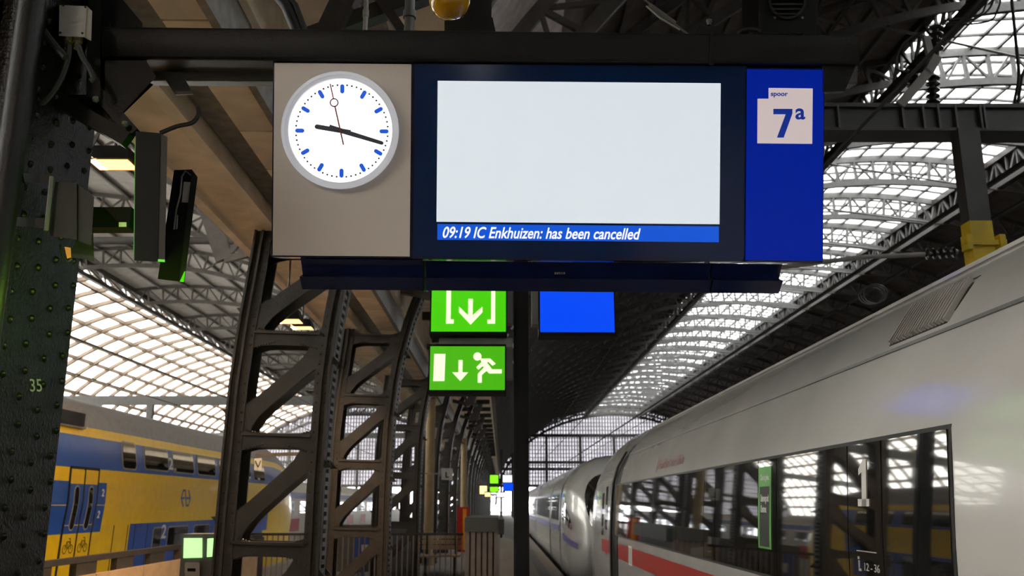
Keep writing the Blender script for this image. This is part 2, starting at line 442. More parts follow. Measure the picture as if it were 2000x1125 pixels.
# left hall: solid roof over the crown, milky glass vault on the far side
lh = thing('ceiling', 'grey vaulted roof of the left hall above a curved milky glass wall', None, (0, 0, 0), kind='structure')
TG = tx(CXL, -31.0)
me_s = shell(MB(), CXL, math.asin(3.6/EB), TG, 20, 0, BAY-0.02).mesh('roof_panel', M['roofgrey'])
c, wb = arch_truss(CXL, 0.26, TG, 28, dep=1.3)
me_c, me_w = c.mesh('chord', M['roofsteel']), wb.mesh('lattice', M['roofsteel'])
for b in range(-10, 28): piece('roof_panel', me_s, lh, (0, Y0+b*BAY, 0))
for b in range(-10, 29, 2):
    tr = piece('arch_truss', me_c, lh, (0, Y0+b*BAY, 0))
    o = bpy.data.objects.new('lattice', me_w); COL.objects.link(o); o.parent = tr
for k in range(1, 16):
    t = 0.22+(TG-0.22)*k/16
    a = ell(CXL, t, 0.1); part('purlin', MB().bar((a.x, Y0-10*BAY, a.z), (a.x, YEND, a.z), 0.16, 0.18), M['roofsteel'], lh)
a = ell(CXL, TG, 0.1); mb = MB().bar((a.x, Y0-10*BAY, a.z), (a.x, YEND, a.z), 0.5, 0.5).bar((a.x+1.3, Y0-10*BAY, a.z-1.6), (a.x+1.3, YEND, a.z-1.6), 0.3, 0.3)
gd = part('ridge_girder', mb, M['steel'], lh)
mb = MB(); y = Y0-10*BAY; k = 0; st = BAY/3
while y < YEND-0.1:
    p0, p1 = V((a.x, y, a.z)), V((a.x+1.3, y, a.z-1.6))
    mb.bar(p0, p1, 0.12, 0.12)
    q0, q1 = (p0, p1+V((0, st, 0))) if k % 2 else (p1, p0+V((0, st, 0)))
    mb.bar(q0, q1, 0.12, 0.12); y += st; k += 1
part('lattice', mb, M['roofsteel'], gd, kind='stuff')
NG = 15; TE = PI*1.03
GT = [TG+(TE-TG)*(k/NG) for k in range(NG+1)]
RS = BAY*0.62
pms = [pane(MB(), CXL, GT[k], GT[k+1], 0, RS, 0.06).mesh('glass_pane', M['glass']) for k in range(NG)]
rest = MB(); cnt = 0; nr = int((YEND-(Y0-10*BAY))/RS)
for j in range(nr):
    y = Y0-10*BAY+j*RS
    for k in range(NG):
        if y > 60 and k < 13 and cnt < 299: piece('glass_pane', pms[k], lh, (0, y, 0)); cnt += 1
        else: pane(rest, CXL, GT[k], GT[k+1], y, y+RS, 0.06)
part('glass_wall', rest, M['glass'], lh, kind='stuff')
rm = MB()
for k in range(NG*2):
    t0 = TG+(TE-TG)*k/(NG*2); t1 = TG+(TE-TG)*(k+1)/(NG*2)
    rm.bar(ell(CXL, t0, 0.15), ell(CXL, t1, 0.15), 0.35, 0.34, (0, 1, 0))
rme = rm.mesh('glazing_rib', M['rib'])
for j in range(nr+1): piece('glazing_rib', rme, lh, (0, Y0-10*BAY+j*RS, 0))
for k in range(1, NG+1):
    a = ell(CXL, GT[k], 0.05); part('glazing_purlin', MB().bar((a.x, Y0-10*BAY, a.z), (a.x, YEND, a.z), 0.30, 0.32), M['rib'], lh)

# end gables
def gable(cx, name, label, xm):
    wl = thing(name, label, None, (cx, YEND, 0), kind='structure')
    W = 23.2; xs = [cx-W+i*2*W/30 for i in range(31)]
    def zt(x): return EYE+EB*math.sqrt(max(0.0, 1-((x-cx)/EA)**2))
    zl = [5.2, 8.0, 10.8, 13.6, 16.4]
    for i in range(30):
        x0, x1 = xs[i], xs[i+1]; zz = min(zt(x0), zt(x1))
        z0 = 5.2
        while z0 < zz-0.3:
            z1 = min(z0+2.8, zz)
            part('glass_pane', MB().box(x0+0.04, x1-0.04, YEND+0.02, YEND+0.06, z0+0.04, z1-0.04), M['gable_glass'], wl)
            z0 += 2.8
    mb = MB()
    for i in range(1, 90):
        x = cx-W+i*2*W/90; mb.box(x-0.09, x+0.09, YEND-0.08, YEND+0.1, 5.2, zt(x))
    for k in range(1, 24):
        z = 5.2+k*0.7; hw = EA*math.sqrt(max(0.001, 1-((z-EYE)/EB)**2)) if z-EYE < EB else 0
        if hw: mb.box(cx-hw, cx+hw, YEND-0.05, YEND+0.08, z-0.06, z+0.06)
    part('mullions', mb, M['roofsteel'], wl, kind='stuff')
    for z in (5.0, 8.0, 9.2, 14.0):
        hw = EA*math.sqrt(max(0.0, 1-((z-EYE)/EB)**2))
        part('crossbeam', MB().box(cx-hw, cx+hw, YEND-0.5, YEND-0.1, z-0.25, z+0.25), M['steel'], wl)
    for i in range(-3, 4):
        x = cx+i*6.2
        part('gable_post', MB().box(x-0.25, x+0.25, YEND-0.4, YEND, -0.8, min(zt(x), 14)), M['steel'], wl)
    mb = MB(); n = 48
    for k in range(n):
        t0, t1 = PI*k/n, PI*(k+1)/n
        mb.bar(ell(cx, t0, 0.3, YEND), ell(cx, t1, 0.3, YEND), 0.5, 0.5, (0, 1, 0)); mb.bar(ell(cx, t0, 1.8, YEND), ell(cx, t1, 1.8, YEND), 0.4, 0.3, (0, 1, 0))
        mb.bar(ell(cx, t0, 0.3, YEND), ell(cx, t1, 1.8, YEND), 0.2, 0.15, (0, 1, 0))
    part('gable_arch', mb, M['steel'], wl)
gable(CX, 'wall_far', 'glazed arched end wall of the right hall with dark crossbeams', 0)
gable(CXL, 'wall_far', 'glazed arched end wall of the left hall', 0)
for cx, lab in ((CX, 'added dark wall closing the right hall behind the photographer to block light'), (CXL, 'added dark wall closing the left hall behind the photographer to block light')):
    wbk = thing('wall_blocker', lab, None, (cx, Y0-10*BAY, -0.86), kind='structure')  # unseen wall added to keep sky light and bright reflections off the display
    P_ = [(cx-EA-1, -0.86)]+[(ell(cx, PI-PI*k/24).x, ell(cx, PI-PI*k/24).z) for k in range(25)]+[(cx+EA+1, -0.86)]
    part('blocker_sheet', MB().prism(P_, lambda a, b, d: (a, Y0-10*BAY-d, b), 0, 0.2), M['roofdark'], wbk)
rw = thing('wall_right', 'dark low side wall of the right hall', None, (44.2, 0, 0), kind='structure')
part('masonry', MB().box(44.0, 44.5, -56, YEND, -0.86, 3.2), M['roofdark'], rw)

# canopy ceiling above the truss row
cn = thing('ceiling', 'cream panelled ceiling band above the row of truss columns', None, (0, 0, 4.6), kind='structure')
CY0, CY1 = -54, YEND
def longbox(x0, x1, z0, z1, y0=CY0, y1=CY1): return MB().box(x0, x1, y0, y1, z0, z1)
part('girder', longbox(-3.10, -2.58, 4.72, 5.2), M['cream'], cn)
part('girder_flange', longbox(-3.16, -3.06, 4.66, 4.74), M['cream'], cn)
part('girder_flange', longbox(-2.66, -2.54, 4.66, 4.74), M['cream'], cn)
part('gutter', longbox(-2.54, -2.27, 4.86, 5.0), M['gutter'], cn)
pm = MB().box(-2.25, -1.92, 0.012, 0.898, 4.76, 4.98).mesh('soffit_panel', M['cream'])
for k in range(60): piece('soffit_panel', pm, cn, (0, -4.6+k*0.91, -4.6))
part('soffit', longbox(-2.25, -1.92, 4.76, 4.98, 50.1, CY1), M['cream'], cn)
part('soffit_edge', longbox(-1.92, -1.86, 4.72, 5.1), M['gutter'], cn)
cb = MB().box(-1.84, -0.45, 0.02, 1.80, 5.9, 6.0).mesh('ceiling_board', M['cream'])
for k in range(36): piece('ceiling_board', cb, cn, (0, -6+k*1.82, -4.6))
part('ceiling_band', longbox(-1.84, -0.45, 5.9, 6.0, 59.6, CY1), M['cream'], cn)
part('web', longbox(-1.86, -1.80, 5.1, 6.0), M['cream'], cn)
part('rib_beam', longbox(-1.2, -1.05, 5.75, 5.9), M['gutter'], cn)
part('closing_panel', longbox(-3.3, -0.3, 6.05, 6.15), M['roofdark'], cn)
part('closing_panel', longbox(-3.3, -3.1, 4.9, 6.1), M['cream'], cn)
for k in range(26):
    y = Y0+k*BAY*0.5+1.5
    part('cross_rib', MB().box(-1.84, -0.5, y-0.05, y+0.05, 5.72, 5.9), M['steel'], cn)

# ------------------------------------------------------------------ truss columns
LZ = [(-3.0, 0), (-2.99, 1.65), (-2.96, 2.88), (-2.90, 3.64), (-2.79, 4.63)]
RZ = [(-1.89, 0), (-1.89, 1.9), (-1.86, 3.1), (-1.77, 3.93), (-1.60, 4.7), (-1.36, 5.4), (-1.05, 6.2)]
def interp(tab, z):
    for (x0, z0), (x1, z1) in zip(tab, tab[1:]):
        if z <= z1: return x0+(x1-x0)*(z-z0)/(z1-z0)
    return tab[-1][0]
LV = [0.08, 1.21, 2.33, 3.44, 4.5]
def truss_column(Y, label, group, lw=0.20, rwd=0.17, depth=0.40, m='steel', rivr=0.013):
    root = thing('truss_column', label, 'column', (-2.4, Y, 0), group)
    mt = M[m]
    def chord(tab, x_off, wd, z1):
        mb = MB(); n = 16; zs = [z1*k/n for k in range(n+1)]
        for fy in (0, depth-0.02):
            for a, b in zip(zs, zs[1:]):
                xa, xb = interp(tab, a)+x_off, interp(tab, b)+x_off
                mb.add([(xa, Y+fy, a), (xa+wd, Y+fy, a), (xb+wd, Y+fy, b), (xb, Y+fy, b), (xa, Y+fy+0.025, a), (xa+wd, Y+fy+0.025, a), (xb+wd, Y+fy+0.025, b), (xb, Y+fy+0.025, b)],
                       [(0, 1, 2, 3), (7, 6, 5, 4), (0, 4, 5, 1), (2, 6, 7, 3), (0, 3, 7, 4), (1, 5, 6, 2)])
        return mb, zs
    mb, zs = chord(LZ, 0, lw, 4.66)
    lc = part('outer_chord', mb, mt, root)
    # angle flanges on the front of each chord and web between planes
    mb = MB()
    for a, b in zip(zs, zs[1:]):
        for o in (0.02, lw*0.5):
            mb.bar((interp(LZ, a)+o, Y-0.02, a), (interp(LZ, b)+o, Y-0.02, b), 0.025, 0.05, (0, 1, 0))
        mb.bar((interp(LZ, a)+0.01, Y+depth/2, a), (interp(LZ, b)+0.01, Y+depth/2, b), depth, 0.02, (1, 0, 0))
    part('flange', mb, mt, lc)
    mb, zs = chord(RZ, -rwd, rwd, 5.9)
    rc = part('inner_chord', mb, mt, root)
    mb = MB()
    for a, b in zip(zs, zs[1:]):
        for o in (-0.015, -rwd*0.55):
            mb.bar((interp(RZ, a)+o, Y-0.02, a), (interp(RZ, b)+o, Y-0.02, b), 0.025, 0.05, (0, 1, 0))
        mb.bar((interp(RZ, a)-0.01, Y+0.06, a), (interp(RZ, b)-0.01, Y+0.06, b), 0.02, 0.12, (0, 1, 0))
        mb.bar((interp(RZ, a)-0.01, Y+depth-0.06, a), (interp(RZ, b)-0.01, Y+depth-0.06, b), 0.02, 0.12, (0, 1, 0))
    part('flange', mb, mt, rc)
    mb = MB(); z = 0.05
    while z < 5.8:
        x = interp(RZ, z); mb.box(x-0.03, x+0.005, Y+0.1, Y+depth-0.1, z, z+0.045); z += 0.09
    part('lacing', mb, M['greymetal'], rc, kind='stuff')
    # struts and diagonals, flared into gusset plates
    def flare(p, q, w0, w1, y0, y1):
        p, q = V((p[0], p[1])), V((q[0], q[1])); d = (q-p).normalized(); nn = V((-d.y, d.x)); n = 10; A = []; B = []
        for k in range(n+1):
            t = k/n; w = w0+(w1-w0)*abs(2*t-1)**5; c0 = p+(q-p)*t
            A.append((c0+nn*w/2)); B.append((c0-nn*w/2))
        poly = [(v.x, v.y) for v in A]+[(v.x, v.y) for v in reversed(B)]
        return poly
    for z in LV:
        mb = MB()
        for fy in (0.01, depth-0.05):
            mb.prism(flare((interp(LZ, z)+lw*0.6, z), (interp(RZ, z)-rwd*0.6, z-0.02), 0.15, 0.34, 0, 0), lambda a, b, d: (a, Y+d, b), fy, fy+0.025)
        mb.bar((interp(LZ, z)+lw, Y-0.01, z+0.06), (interp(RZ, z)-rwd, Y-0.01, z+0.04), 0.04, 0.03)
        part('strut', mb, mt, root)
    for z0, z1 in zip(LV, LV[1:]):
        mb = MB()
        for fy in (0.015, depth-0.045):
            mb.prism(flare((interp(LZ, z0+0.18)+lw*0.5, z0+0.15), (interp(RZ, z1-0.12)-rwd*0.5, z1-0.12), 0.17, 0.46, 0, 0), lambda a, b, d: (a, Y+d, b), fy, fy+0.025)
        part('diagonal', mb, mt, root)
    mb = MB()
    for tab, offs in ((LZ, (0.055, lw-0.03)), (RZ, (-0.05, -rwd+0.03))):
        z = 0.1; k = 0
        while z < 4.6:
            for o in offs: mb.dome((interp(tab, z)+o, Y, z), rivr, 6)
            z += 0.105; k += 1
    for z in LV[1:]:
        for k in range(7):
            for dz in (-0.1, 0.1):
                mb.dome((interp(LZ, z)+lw+0.04+k*0.03, Y+0.01, z+dz*(1-k/12)), rivr, 6)
                mb.dome((interp(RZ, z)-rwd-0.04-k*0.03, Y+0.01, z+dz*(1-k/12)-0.02), rivr, 6)
    part('rivets', mb, mt, root, kind='stuff')
    return root
ordn = ['', 'first', 'second', 'third', 'fourth', 'fifth', 'sixth']
tc1 = truss_column(Y0+BAY, 'dark brown riveted truss column right behind the clock cabinet, nearest full one in the row', 'dark steel truss columns along the platform')
for n in range(2, 29):
    lab = ('dark brown riveted truss column, %s in the row counted from behind the clock cabinet' % ordn[n]) if n <= 6 else 'distant riveted truss column in the dense dark row towards the end wall'
    copy_tree(tc1, (-2.4, Y0+n*BAY, 0), lab)

# nearest column, close on the left edge: its riveted side plate faces the right-hand track
YC = 3.80
YT = 3.30
XS = -1.86
RZ_ALL = RZ
RZ = [(-1.92, 0), (-1.92, 6.2)]
c0 = truss_column(YT, 'black glossy riveted column at the left edge with painted number 35', 'dark steel truss columns along the platform', rwd=0.2, depth=0.42, m='black_steel')
RZ = RZ_ALL
yb_ = at(100, 985, X=XS).y
cfp = part('side_plate', MB().box(XS-0.03, XS, YT-0.02, yb_, 0, 5.6), M['black_steel'], c0)
part('edge_angle', MB().box(XS-0.06, XS+0.012, YT-0.035, YT-0.02, 0, 5.6).box(XS, XS+0.012, YT-0.02, YT+0.03, 0, 5.6), M['black_steel'], c0)
rvm = MB().dome((0, 0, 0), 0.0155, 10, axis=(1, 0, 0), k=0.9).mesh('rivet', M['black_steel'], True)
ry = [YT+0.06+(yb_-YT-0.10)*k/3 for k in range(4)]
for k in range(0, 38):
    z = 0.98+k*0.104
    for j, y_ in enumerate(ry):
        o = bpy.data.objects.new('rivet', rvm); COL.objects.link(o); o.parent = cfp; o.location = V((XS, y_+(0.010 if k % 2 else -0.010), z+(0.035 if j % 2 else 0)))-V((-2.4, YT, 0))
pf = lambda a, b, d: at(a, b, X=XS+0.001+d)
part('painted_number', textmb('35', pf, (58, 740, 82, 765), 0, 0.001, bold=0.005, shear=-0.1), M['jbox'], c0, label='grey stencilled number 35')

# ------------------------------------------------------------------ white train
ICX = 3.22
PROF = [(1.20, -0.72), (1.40, -0.45), (1.465, 0.0), (1.485, 0.5), (1.48, 1.1), (1.463, 1.5), (1.43, 1.95), (1.36, 2.2), (1.25, 2.42), (1.08, 2.64), (0.85, 2.83), (0.55, 2.97), (0.25, 3.03), (0, 3.05)]
def section(sc_w, sc_h, y, cx=ICX, prof=PROF, zb=-0.72, drop=0.0):
    P = [(cx-h*sc_w, y, zb+(z-zb)*sc_h+drop) for h, z in prof]
    return P+[(2*cx-p[0], p[1], p[2]) for p in reversed(P[:-1])]
def loft(secs):
    mb = MB(); n = len(secs[0]); vs = [p for s in secs for p in s]
    fs = [(i*n+k, (i+1)*n+k, (i+1)*n+k+1, i*n+k+1) for i in range(len(secs)-1) for k in range(n-1)]
    fs += [(i*n+n-1, (i+1)*n+n-1, (i+1)*n, i*n) for i in range(len(secs)-1)]
    fs += [tuple(range(n)), tuple((len(secs)-1)*n+k for k in range(n))[::-1]]
    return mb.add(vs, fs)
def side_x(z, prof=PROF, cx=ICX, out=0.0, sgn=-1):
    for (h0, z0), (h1, z1) in zip(prof, prof[1:]):
        if z <= z1: return cx+sgn*((h0+(h1-h0)*(z-z0)/(z1-z0))+out)
    return cx
def nose(y0, y1, n=14, w_end=0.18, h_end=0.30):
    out = []
    for k in range(n+1):
        t = k/n; wv = math.sqrt(max(0, 1-t**2.4)); hv = math.sqrt(max(0, 1-t**1.9))
        out.append(section(w_end+(1-w_end)*wv, h_end+(1-h_end)*hv, y0+(y1-y0)*t))
    return out
def sidefn(out, prof=PROF, cx=ICX, sgn=-1):
    return lambda y, z, d: (side_x(z, prof, cx, out+d, sgn), y, z)
def side_strip(mb, y0, y1, z0, z1, out, th=0.01, n=6, prof=PROF, cx=ICX, sgn=-1):
    vs = []
    for k in range(n+1):
        z = z0+(z1-z0)*k/n
        for y in (y0, y1):
            for o in (out-th, out): vs.append((side_x(z, prof, cx, o, sgn), y, z))
    fs = []
    for k in range(n):
        a = k*4; b = a+4
        fs += [(a, a+2, b+2, b), (a+1, b+1, b+3, a+3), (a, b, b+1, a+1), (a+2, a+3, b+3, b+2)]
    fs += [(0, 1, 3, 2), (n*4, n*4+2, n*4+3, n*4+1)]
    return mb.add(vs, fs)
ice = thing('train', 'off-white high-speed train with dark window band and red stripe, filling the right side', 'train', (ICX, 5, -0.8))
YD0, YD1 = 14.0, 15.1
part('car_body', loft([section(1, 1, -6), section(1, 1, YD0), ]), M['ice'], ice, True)
part('door_recess', loft([section(0.965, 0.985, YD0-0.02), section(0.965, 0.985, YD1+0.02)]), M['rubber'], ice, True, label='black recessed door gap')
mb = MB()
for yy in (YD0+0.1, YD1-0.15): side_strip(mb, yy, yy+0.07, -0.5, 2.5, 0.0, 0.03, 12)
part('door_seal', mb, M['darkgrey'], ice)
part('nose_body', loft([section(1, 1, YD1), section(1, 1, YD1+1.1)]+nose(YD1+1.4, 21.9)), M['ice'], ice, True)
ZW0, ZW1 = 1.21, 1.945
def yat(px, z=1.6):
    x = side_x(z); return at(px, 985, X=x).y
edges = [1204, 1256, 1322, 1376, 1398, 1482, 1518, 1658, 1725, 1858]
mb = MB(); side_strip(mb, yat(1862), yat(1200), ZW0-0.02, ZW1+0.02, 0.004, 0.02, 8)
part('window_frame', mb, M['rubber'], ice)
for a, b in zip(edges, edges[1:]):
    y1, y0 = yat(a)-0.006, yat(b)+0.006
    mb = MB(); side_strip(mb, y0, y1, ZW0, ZW1, 0.010, 0.015, 8)
    part('window_pane', mb, M['icewin'], ice, True)
mb = MB(); side_strip(mb, -6, YD0-0.02, 0.88, 1.09, 0.003, 0.006, 4); part('red_stripe', mb, M['icered'], ice)
mb = MB(); side_strip(mb, YD1+0.02, YD1+1.1, 0.88, 1.09, 0.003, 0.006, 4); part('red_stripe', mb, M['icered'], ice)
ys = yat(1232)
mb = MB(); side_strip(mb, ys-0.16, ys+0.16, 0.86, 1.11, 0.006, 0.004, 4); o = part('door_marker', mb, M['white'], ice)
mb = MB(); side_strip(mb, ys-0.10, ys-0.06, 0.88, 1.09, 0.008, 0.004, 4); side_strip(mb, ys+0.06, ys+0.10, 0.88, 1.09, 0.008, 0.004, 4); part('marker_bars', mb, M['darkgrey'], o, kind='stuff')
# texts (right-reading from the platform: +Y is to the left)
def ifn(out):
    f = sidefn(out)
    return lambda a, b, d: f(-a, b, d)
part('route_name', textmb('Frankfurt am Main', ifn(0.001), (-yat(1278), 2.16, -yat(1327), 2.05), 0, 0.002, bold=0.005), M['namered'], ice, label='small dull red lettering Frankfurt am Main', kind='stuff')
mb = MB(); side_strip(mb, yat(1275)-0.03, yat(1275), 2.02, 2.2, 0.003, 0.003, 2); part('name_bar', mb, M['namered'], ice)
y1a, y1b = yat(1679), yat(1701)
def numeral_one():
    mb = MB(); f = ifn(0.011); a0, a1 = -y1a, -y1b; wdt = a1-a0
    za, zb = at(1690, 989, X=side_x(1.6)).z, at(1690, 897, X=side_x(1.8)).z
    mb.prism([(a0+wdt*0.38, za), (a0+wdt*0.38, zb-0.06), (a0+wdt*0.1, zb-0.075), (a0+wdt*0.1, zb-0.045), (a0+wdt*0.5, zb), (a0+wdt*0.78, zb), (a0+wdt*0.78, za)], f, 0, 0.003)
    mb.prism([(a0+wdt*0.02, za), (a0+wdt*0.02, za+0.035), (a1, za+0.035), (a1, za)], f, 0, 0.003)
    return mb
part('class_numeral', numeral_one(), M['pale'], ice, label='pale numeral 1 on the dark glass')
zz = at(1690, 1108, X=side_x(1.3)).z
part('seat_numbers', textmb('12 - 36', ifn(0.011), (-yat(1688), zz+0.022, -yat(1717), zz-0.014), 0, 0.002, bold=0.005), M['jbox'], ice, label='pale seat numbers 12 - 36', kind='stuff')
mb = MB(); f = ifn(0.011); a = -yat(1677)
mb.prism([(a, zz-0.02), (a, zz+0.03), (a+0.012, zz+0.03), (a+0.012, zz)], f, 0, 0.002); mb.prism([(a, zz-0.02), (a, zz-0.008), (a+0.03, zz-0.008), (a+0.03, zz-0.02)], f, 0, 0.002); mb.prism([(a-0.008, zz+0.035), (a-0.008, zz+0.048), (a+0.012, zz+0.048), (a+0.012, zz+0.035)], f, 0, 0.002)
part('seat_symbol', mb, M['jbox'], ice)
mb = MB(); side_strip(mb, yat(1712), yat(1674), zz+0.072, zz+0.077, 0.013, 0.003, 1); part('seat_line', mb, M['jbox'], ice)
# green info sticker in the window band
ya, yb = yat(1484), yat(1509)
sb = part('sticker', side_strip(MB(), yb, ya, 1.37, 1.90, 0.013, 0.003, 6), M['darkgrey'], ice, label='tall dark sticker with green head and frame')
mb = MB(); side_strip(mb, yb, ya, 1.77, 1.90, 0.015, 0.003, 3); side_strip(mb, yb, ya, 1.37, 1.382, 0.015, 0.003, 1); side_strip(mb, yb, yb+0.035, 1.37, 1.8, 0.015, 0.003, 4); side_strip(mb, ya-0.035, ya, 1.37, 1.8, 0.015, 0.003, 4)
M['stgreen'] = mat('sticker_green', (0.08, 0.36, 0.04), 0.4)
part('sticker_frame', mb, M['stgreen'], sb)
part('sticker_text', textmb('Das ist grün.', ifn(0.015), (-ya+0.06, 1.85, -yb-0.05, 1.80), 0, 0.002), M['white'], sb)
part('sticker_text', textmb('Unterwegs mit\nÖkostrom.', ifn(0.015), (-ya+0.06, 1.72, -yb-0.05, 1.60), 0, 0.002), M['white'], sb)
# roof details
mb = MB(); f = sidefn(0.0)
mb.bar((side_x(2.40, out=0.004), -6, 2.40), (side_x(2.40, out=0.004), YD0, 2.40), 0.02, 0.015)
part('roof_seam', mb, M['greymetal'], ice)
mb = MB(); mb.bar((side_x(2.80, out=0.006), -6, 2.80), (side_x(2.80, out=0.006), YD0, 2.80), 0.03, 0.02); part('roof_seam', mb, M['ice'], ice)
g1 = at(1735, 650, X=side_x(2.44)).y; g0 = at(1900, 545, X=side_x(2.62)).y
gr = part('roof_grille', side_strip(MB(), g0, g1, 2.44, 2.66, 0.004, 0.01, 4), M['rubber'], ice)
nsl = 17
for k in range(nsl):
    y = g0+(g1-g0)*(k+0.5)/nsl
    mb = MB(); pts = [(side_x(2.45+0.2*j/3, out=0.012), y-0.02+0.04*j/3, 2.45+0.2*j/3) for j in range(4)]
    for p, q in zip(pts, pts[1:]): mb.bar(p, q, 0.034, 0.016, (0, 1, 0))
    part('louvre', mb, M['jbox'], gr)
mb = MB()
mb.box(ICX-1.1, ICX+1.1, -6, 20, -0.78, -0.55); part('underframe', mb, M['blackmatte'], ice)
side = MB(); side_strip(side, YD1+0.35, YD1+0.62, 1.25, 1.95, 0.006, 0.01, 5); part('window_pane', side, M['icewin'], ice, True)
side = MB(); side_strip(side, YD1+0.9, YD1+1.15, 1.15, 1.85, 0.006, 0.01, 5); part('window_pane', side, M['icewin'], ice, True)

# coupled trainset beyond, nose facing the camera
ic2 = thing('train', 'second off-white train behind, pointed nose with dark windscreen and blue stripe', 'train', (ICX, 40, -0.8))
part('nose_body', loft(list(reversed(nose(26.6, 22.0)))+[section(1, 1, 27.4)]), M['ice'], ic2, True)
prev = 27.4
for k, ye in enumerate((33.0, 46.5, 71, 96)):
    part('door_recess', loft([section(0.965, 0.985, prev-0.02), section(0.965, 0.985, prev+0.62)]), M['rubber'], ic2, True)
    part('car_body', loft([section(1, 1, prev+0.6), section(1, 1, ye)]), M['ice'], ic2, True)
    part('window_band', side_strip(MB(), prev+1.0, ye-0.5, ZW0-0.02, ZW1, 0.006, 0.01, 6), M['icewin'], ic2, True)
    part('blue_stripe', side_strip(MB(), prev+1.0, ye-0.5, 0.88, 1.05, 0.004, 0.01, 4), M['iceblue'], ic2, True)
    prev = ye
# nose glazing: follow the nose surface
def nose_pt(t, z, y0=26.6, y1=22.0, out=0.012, w_end=0.18, h_end=0.30):
    wv = math.sqrt(max(0, 1-t**2.4)); hv = math.sqrt(max(0, 1-t**1.9)); sw = w_end+(1-w_end)*wv; sh = h_end+(1-h_end)*hv
    zo = -0.72+(z+0.72)/sh
    h = 0
    for (h0, z0), (h1, z1) in zip(PROF, PROF[1:]):
        if zo <= z1: h = h0+(h1-h0)*(zo-z0)/(z1-z0); break
    return V((ICX-(h*sw+out), y0+(y1-y0)*t, z))
def nose_patch(poly_lo, poly_hi, n=8, m=4, out=0.012):
    mb = MB(); vs = []
    for i in range(n+1):
        s = i/n; t0, z0 = poly_lo[0][0]+(poly_lo[1][0]-poly_lo[0][0])*s, poly_lo[0][1]+(poly_lo[1][1]-poly_lo[0][1])*s
        t1, z1 = poly_hi[0][0]+(poly_hi[1][0]-poly_hi[0][0])*s, poly_hi[0][1]+(poly_hi[1][1]-poly_hi[0][1])*s
        for j in range(m+1):
            r = j/m; vs.append(nose_pt(t0+(t1-t0)*r, z0+(z1-z0)*r, out=out))
    N = len(vs); vs2 = [V(v)+V((0.02, 0.01, 0)) for v in vs]
    fs = [(i*(m+1)+j, (i+1)*(m+1)+j, (i+1)*(m+1)+j+1, i*(m+1)+j+1) for i in range(n) for j in range(m)]
    mb.add(vs+vs2, fs+[tuple(N+q for q in reversed(f)) for f in fs])
    return mb
part('cab_window', nose_patch(((0.0, 1.2), (0.48, 1.02)), ((0.0, 2.0), (0.42, 1.28))), M['icewin'], ic2, True)
def nose_s(t, sp2, out, y0=26.6, y1=22.0, w_end=0.18, h_end=0.30):
    wv = math.sqrt(max(0, 1-t**2.4)); hv = math.sqrt(max(0, 1-t**1.9)); sw = w_end+(1-w_end)*wv; sh = h_end+(1-h_end)*hv
    k = min(12, int(sp2)); f = sp2-k; h = PROF[k][0]+(PROF[k+1][0]-PROF[k][0])*f; z = PROF[k][1]+(PROF[k+1][1]-PROF[k][1])*f
    return V((ICX-(h*sw+out), y0+(y1-y0)*t, -0.72+(z+0.72)*sh+out*0.6))
wv_ = []; wf_ = []
for i_ in range(15):
    q_ = i_/14; tc_, zc2 = 0.60+0.22*q_, 11.5-5.5*q_; hw_ = 0.13*math.sin(PI*min(0.97, max(0.03, q_)))
    for j_ in range(6): wv_.append(nose_s(tc_+hw_*(j_/2.5-1), zc2, 0.02))
NW = len(wv_); wv_ += [v+V((0.03, 0.01, 0)) for v in wv_]
wf_ = [(i_*6+j_, (i_+1)*6+j_, (i_+1)*6+j_+1, i_*6+j_+1) for i_ in range(14) for j_ in range(5)]
part('windscreen', MB().add(wv_, wf_+[tuple(NW+q for q in reversed(f)) for f in wf_]), M['icewin'], ic2, True)
part('blue_stripe', nose_patch(((0.05, 0.72), (0.62, 0.55)), ((0.05, 0.92), (0.62, 0.70))), M['iceblue'], ic2, True)

# ------------------------------------------------------------------ yellow and blue double-deck train
VX = -7.22; VC = VX-1.5
VP = [(1.15, -0.7), (1.36, -0.3), (1.42, 0.2), (1.44, 0.7), (1.46, 1.29), (1.50, 1.65), (1.49, 2.27), (1.47, 2.45), (1.41, 2.82), (1.36, 2.99), (1.26, 3.25), (1.0, 3.46), (0.6, 3.6), (0, 3.66)]
BZ = [(-0.7, 1.29, 'nsyellow'), (1.29, 2.27, 'nsyellow'), (2.27, 2.82, 'nsblue'), (2.82, 2.99, 'nsyellow'), (2.99, 3.7, 'nsgrey')]
def vsec(y, w=1.0, h=1.0):
    return section(w, h, y, VC, VP, -0.7)
vt = thing('train', 'yellow and blue double-deck train with grey roof on the left track', 'train', (VC, 20, -0.8))
def vloft(secs):
    mb = loft(secs); n = len(secs[0])
    k = 0
    for i in range(len(secs)-1):
        for j in range(n-1):
            jj = min(j, n-2-j); z = (VP[min(jj, 13)][1]+VP[min(jj+1, 13)][1])/2
            mb.mi[k] = 2 if z > 2.99 else (0 if (z < 2.27 or z > 2.82) else 1); k += 1
    return mb
vm = [M['nsyellow'], M['nsblue'], M['nsgrey']]
part('car_body', vloft([vsec(2), vsec(29.2)]), vm, vt, True)
ns = []
for k in range(15):
    t = k/14; ns.append(vsec(29.2+5.0*t, 0.45+0.55*math.sqrt(max(0, 1-t**3)), 0.42+0.58*math.sqrt(max(0, 1-t**2.2))))
part('nose_body', vloft(ns), vm, vt, True)
def vs_(mb, y0, y1, z0, z1, out=0.004, th=0.008, n=5): return side_strip(mb, y0, y1, z0, z1, out, th, n, VP, VC, 1)
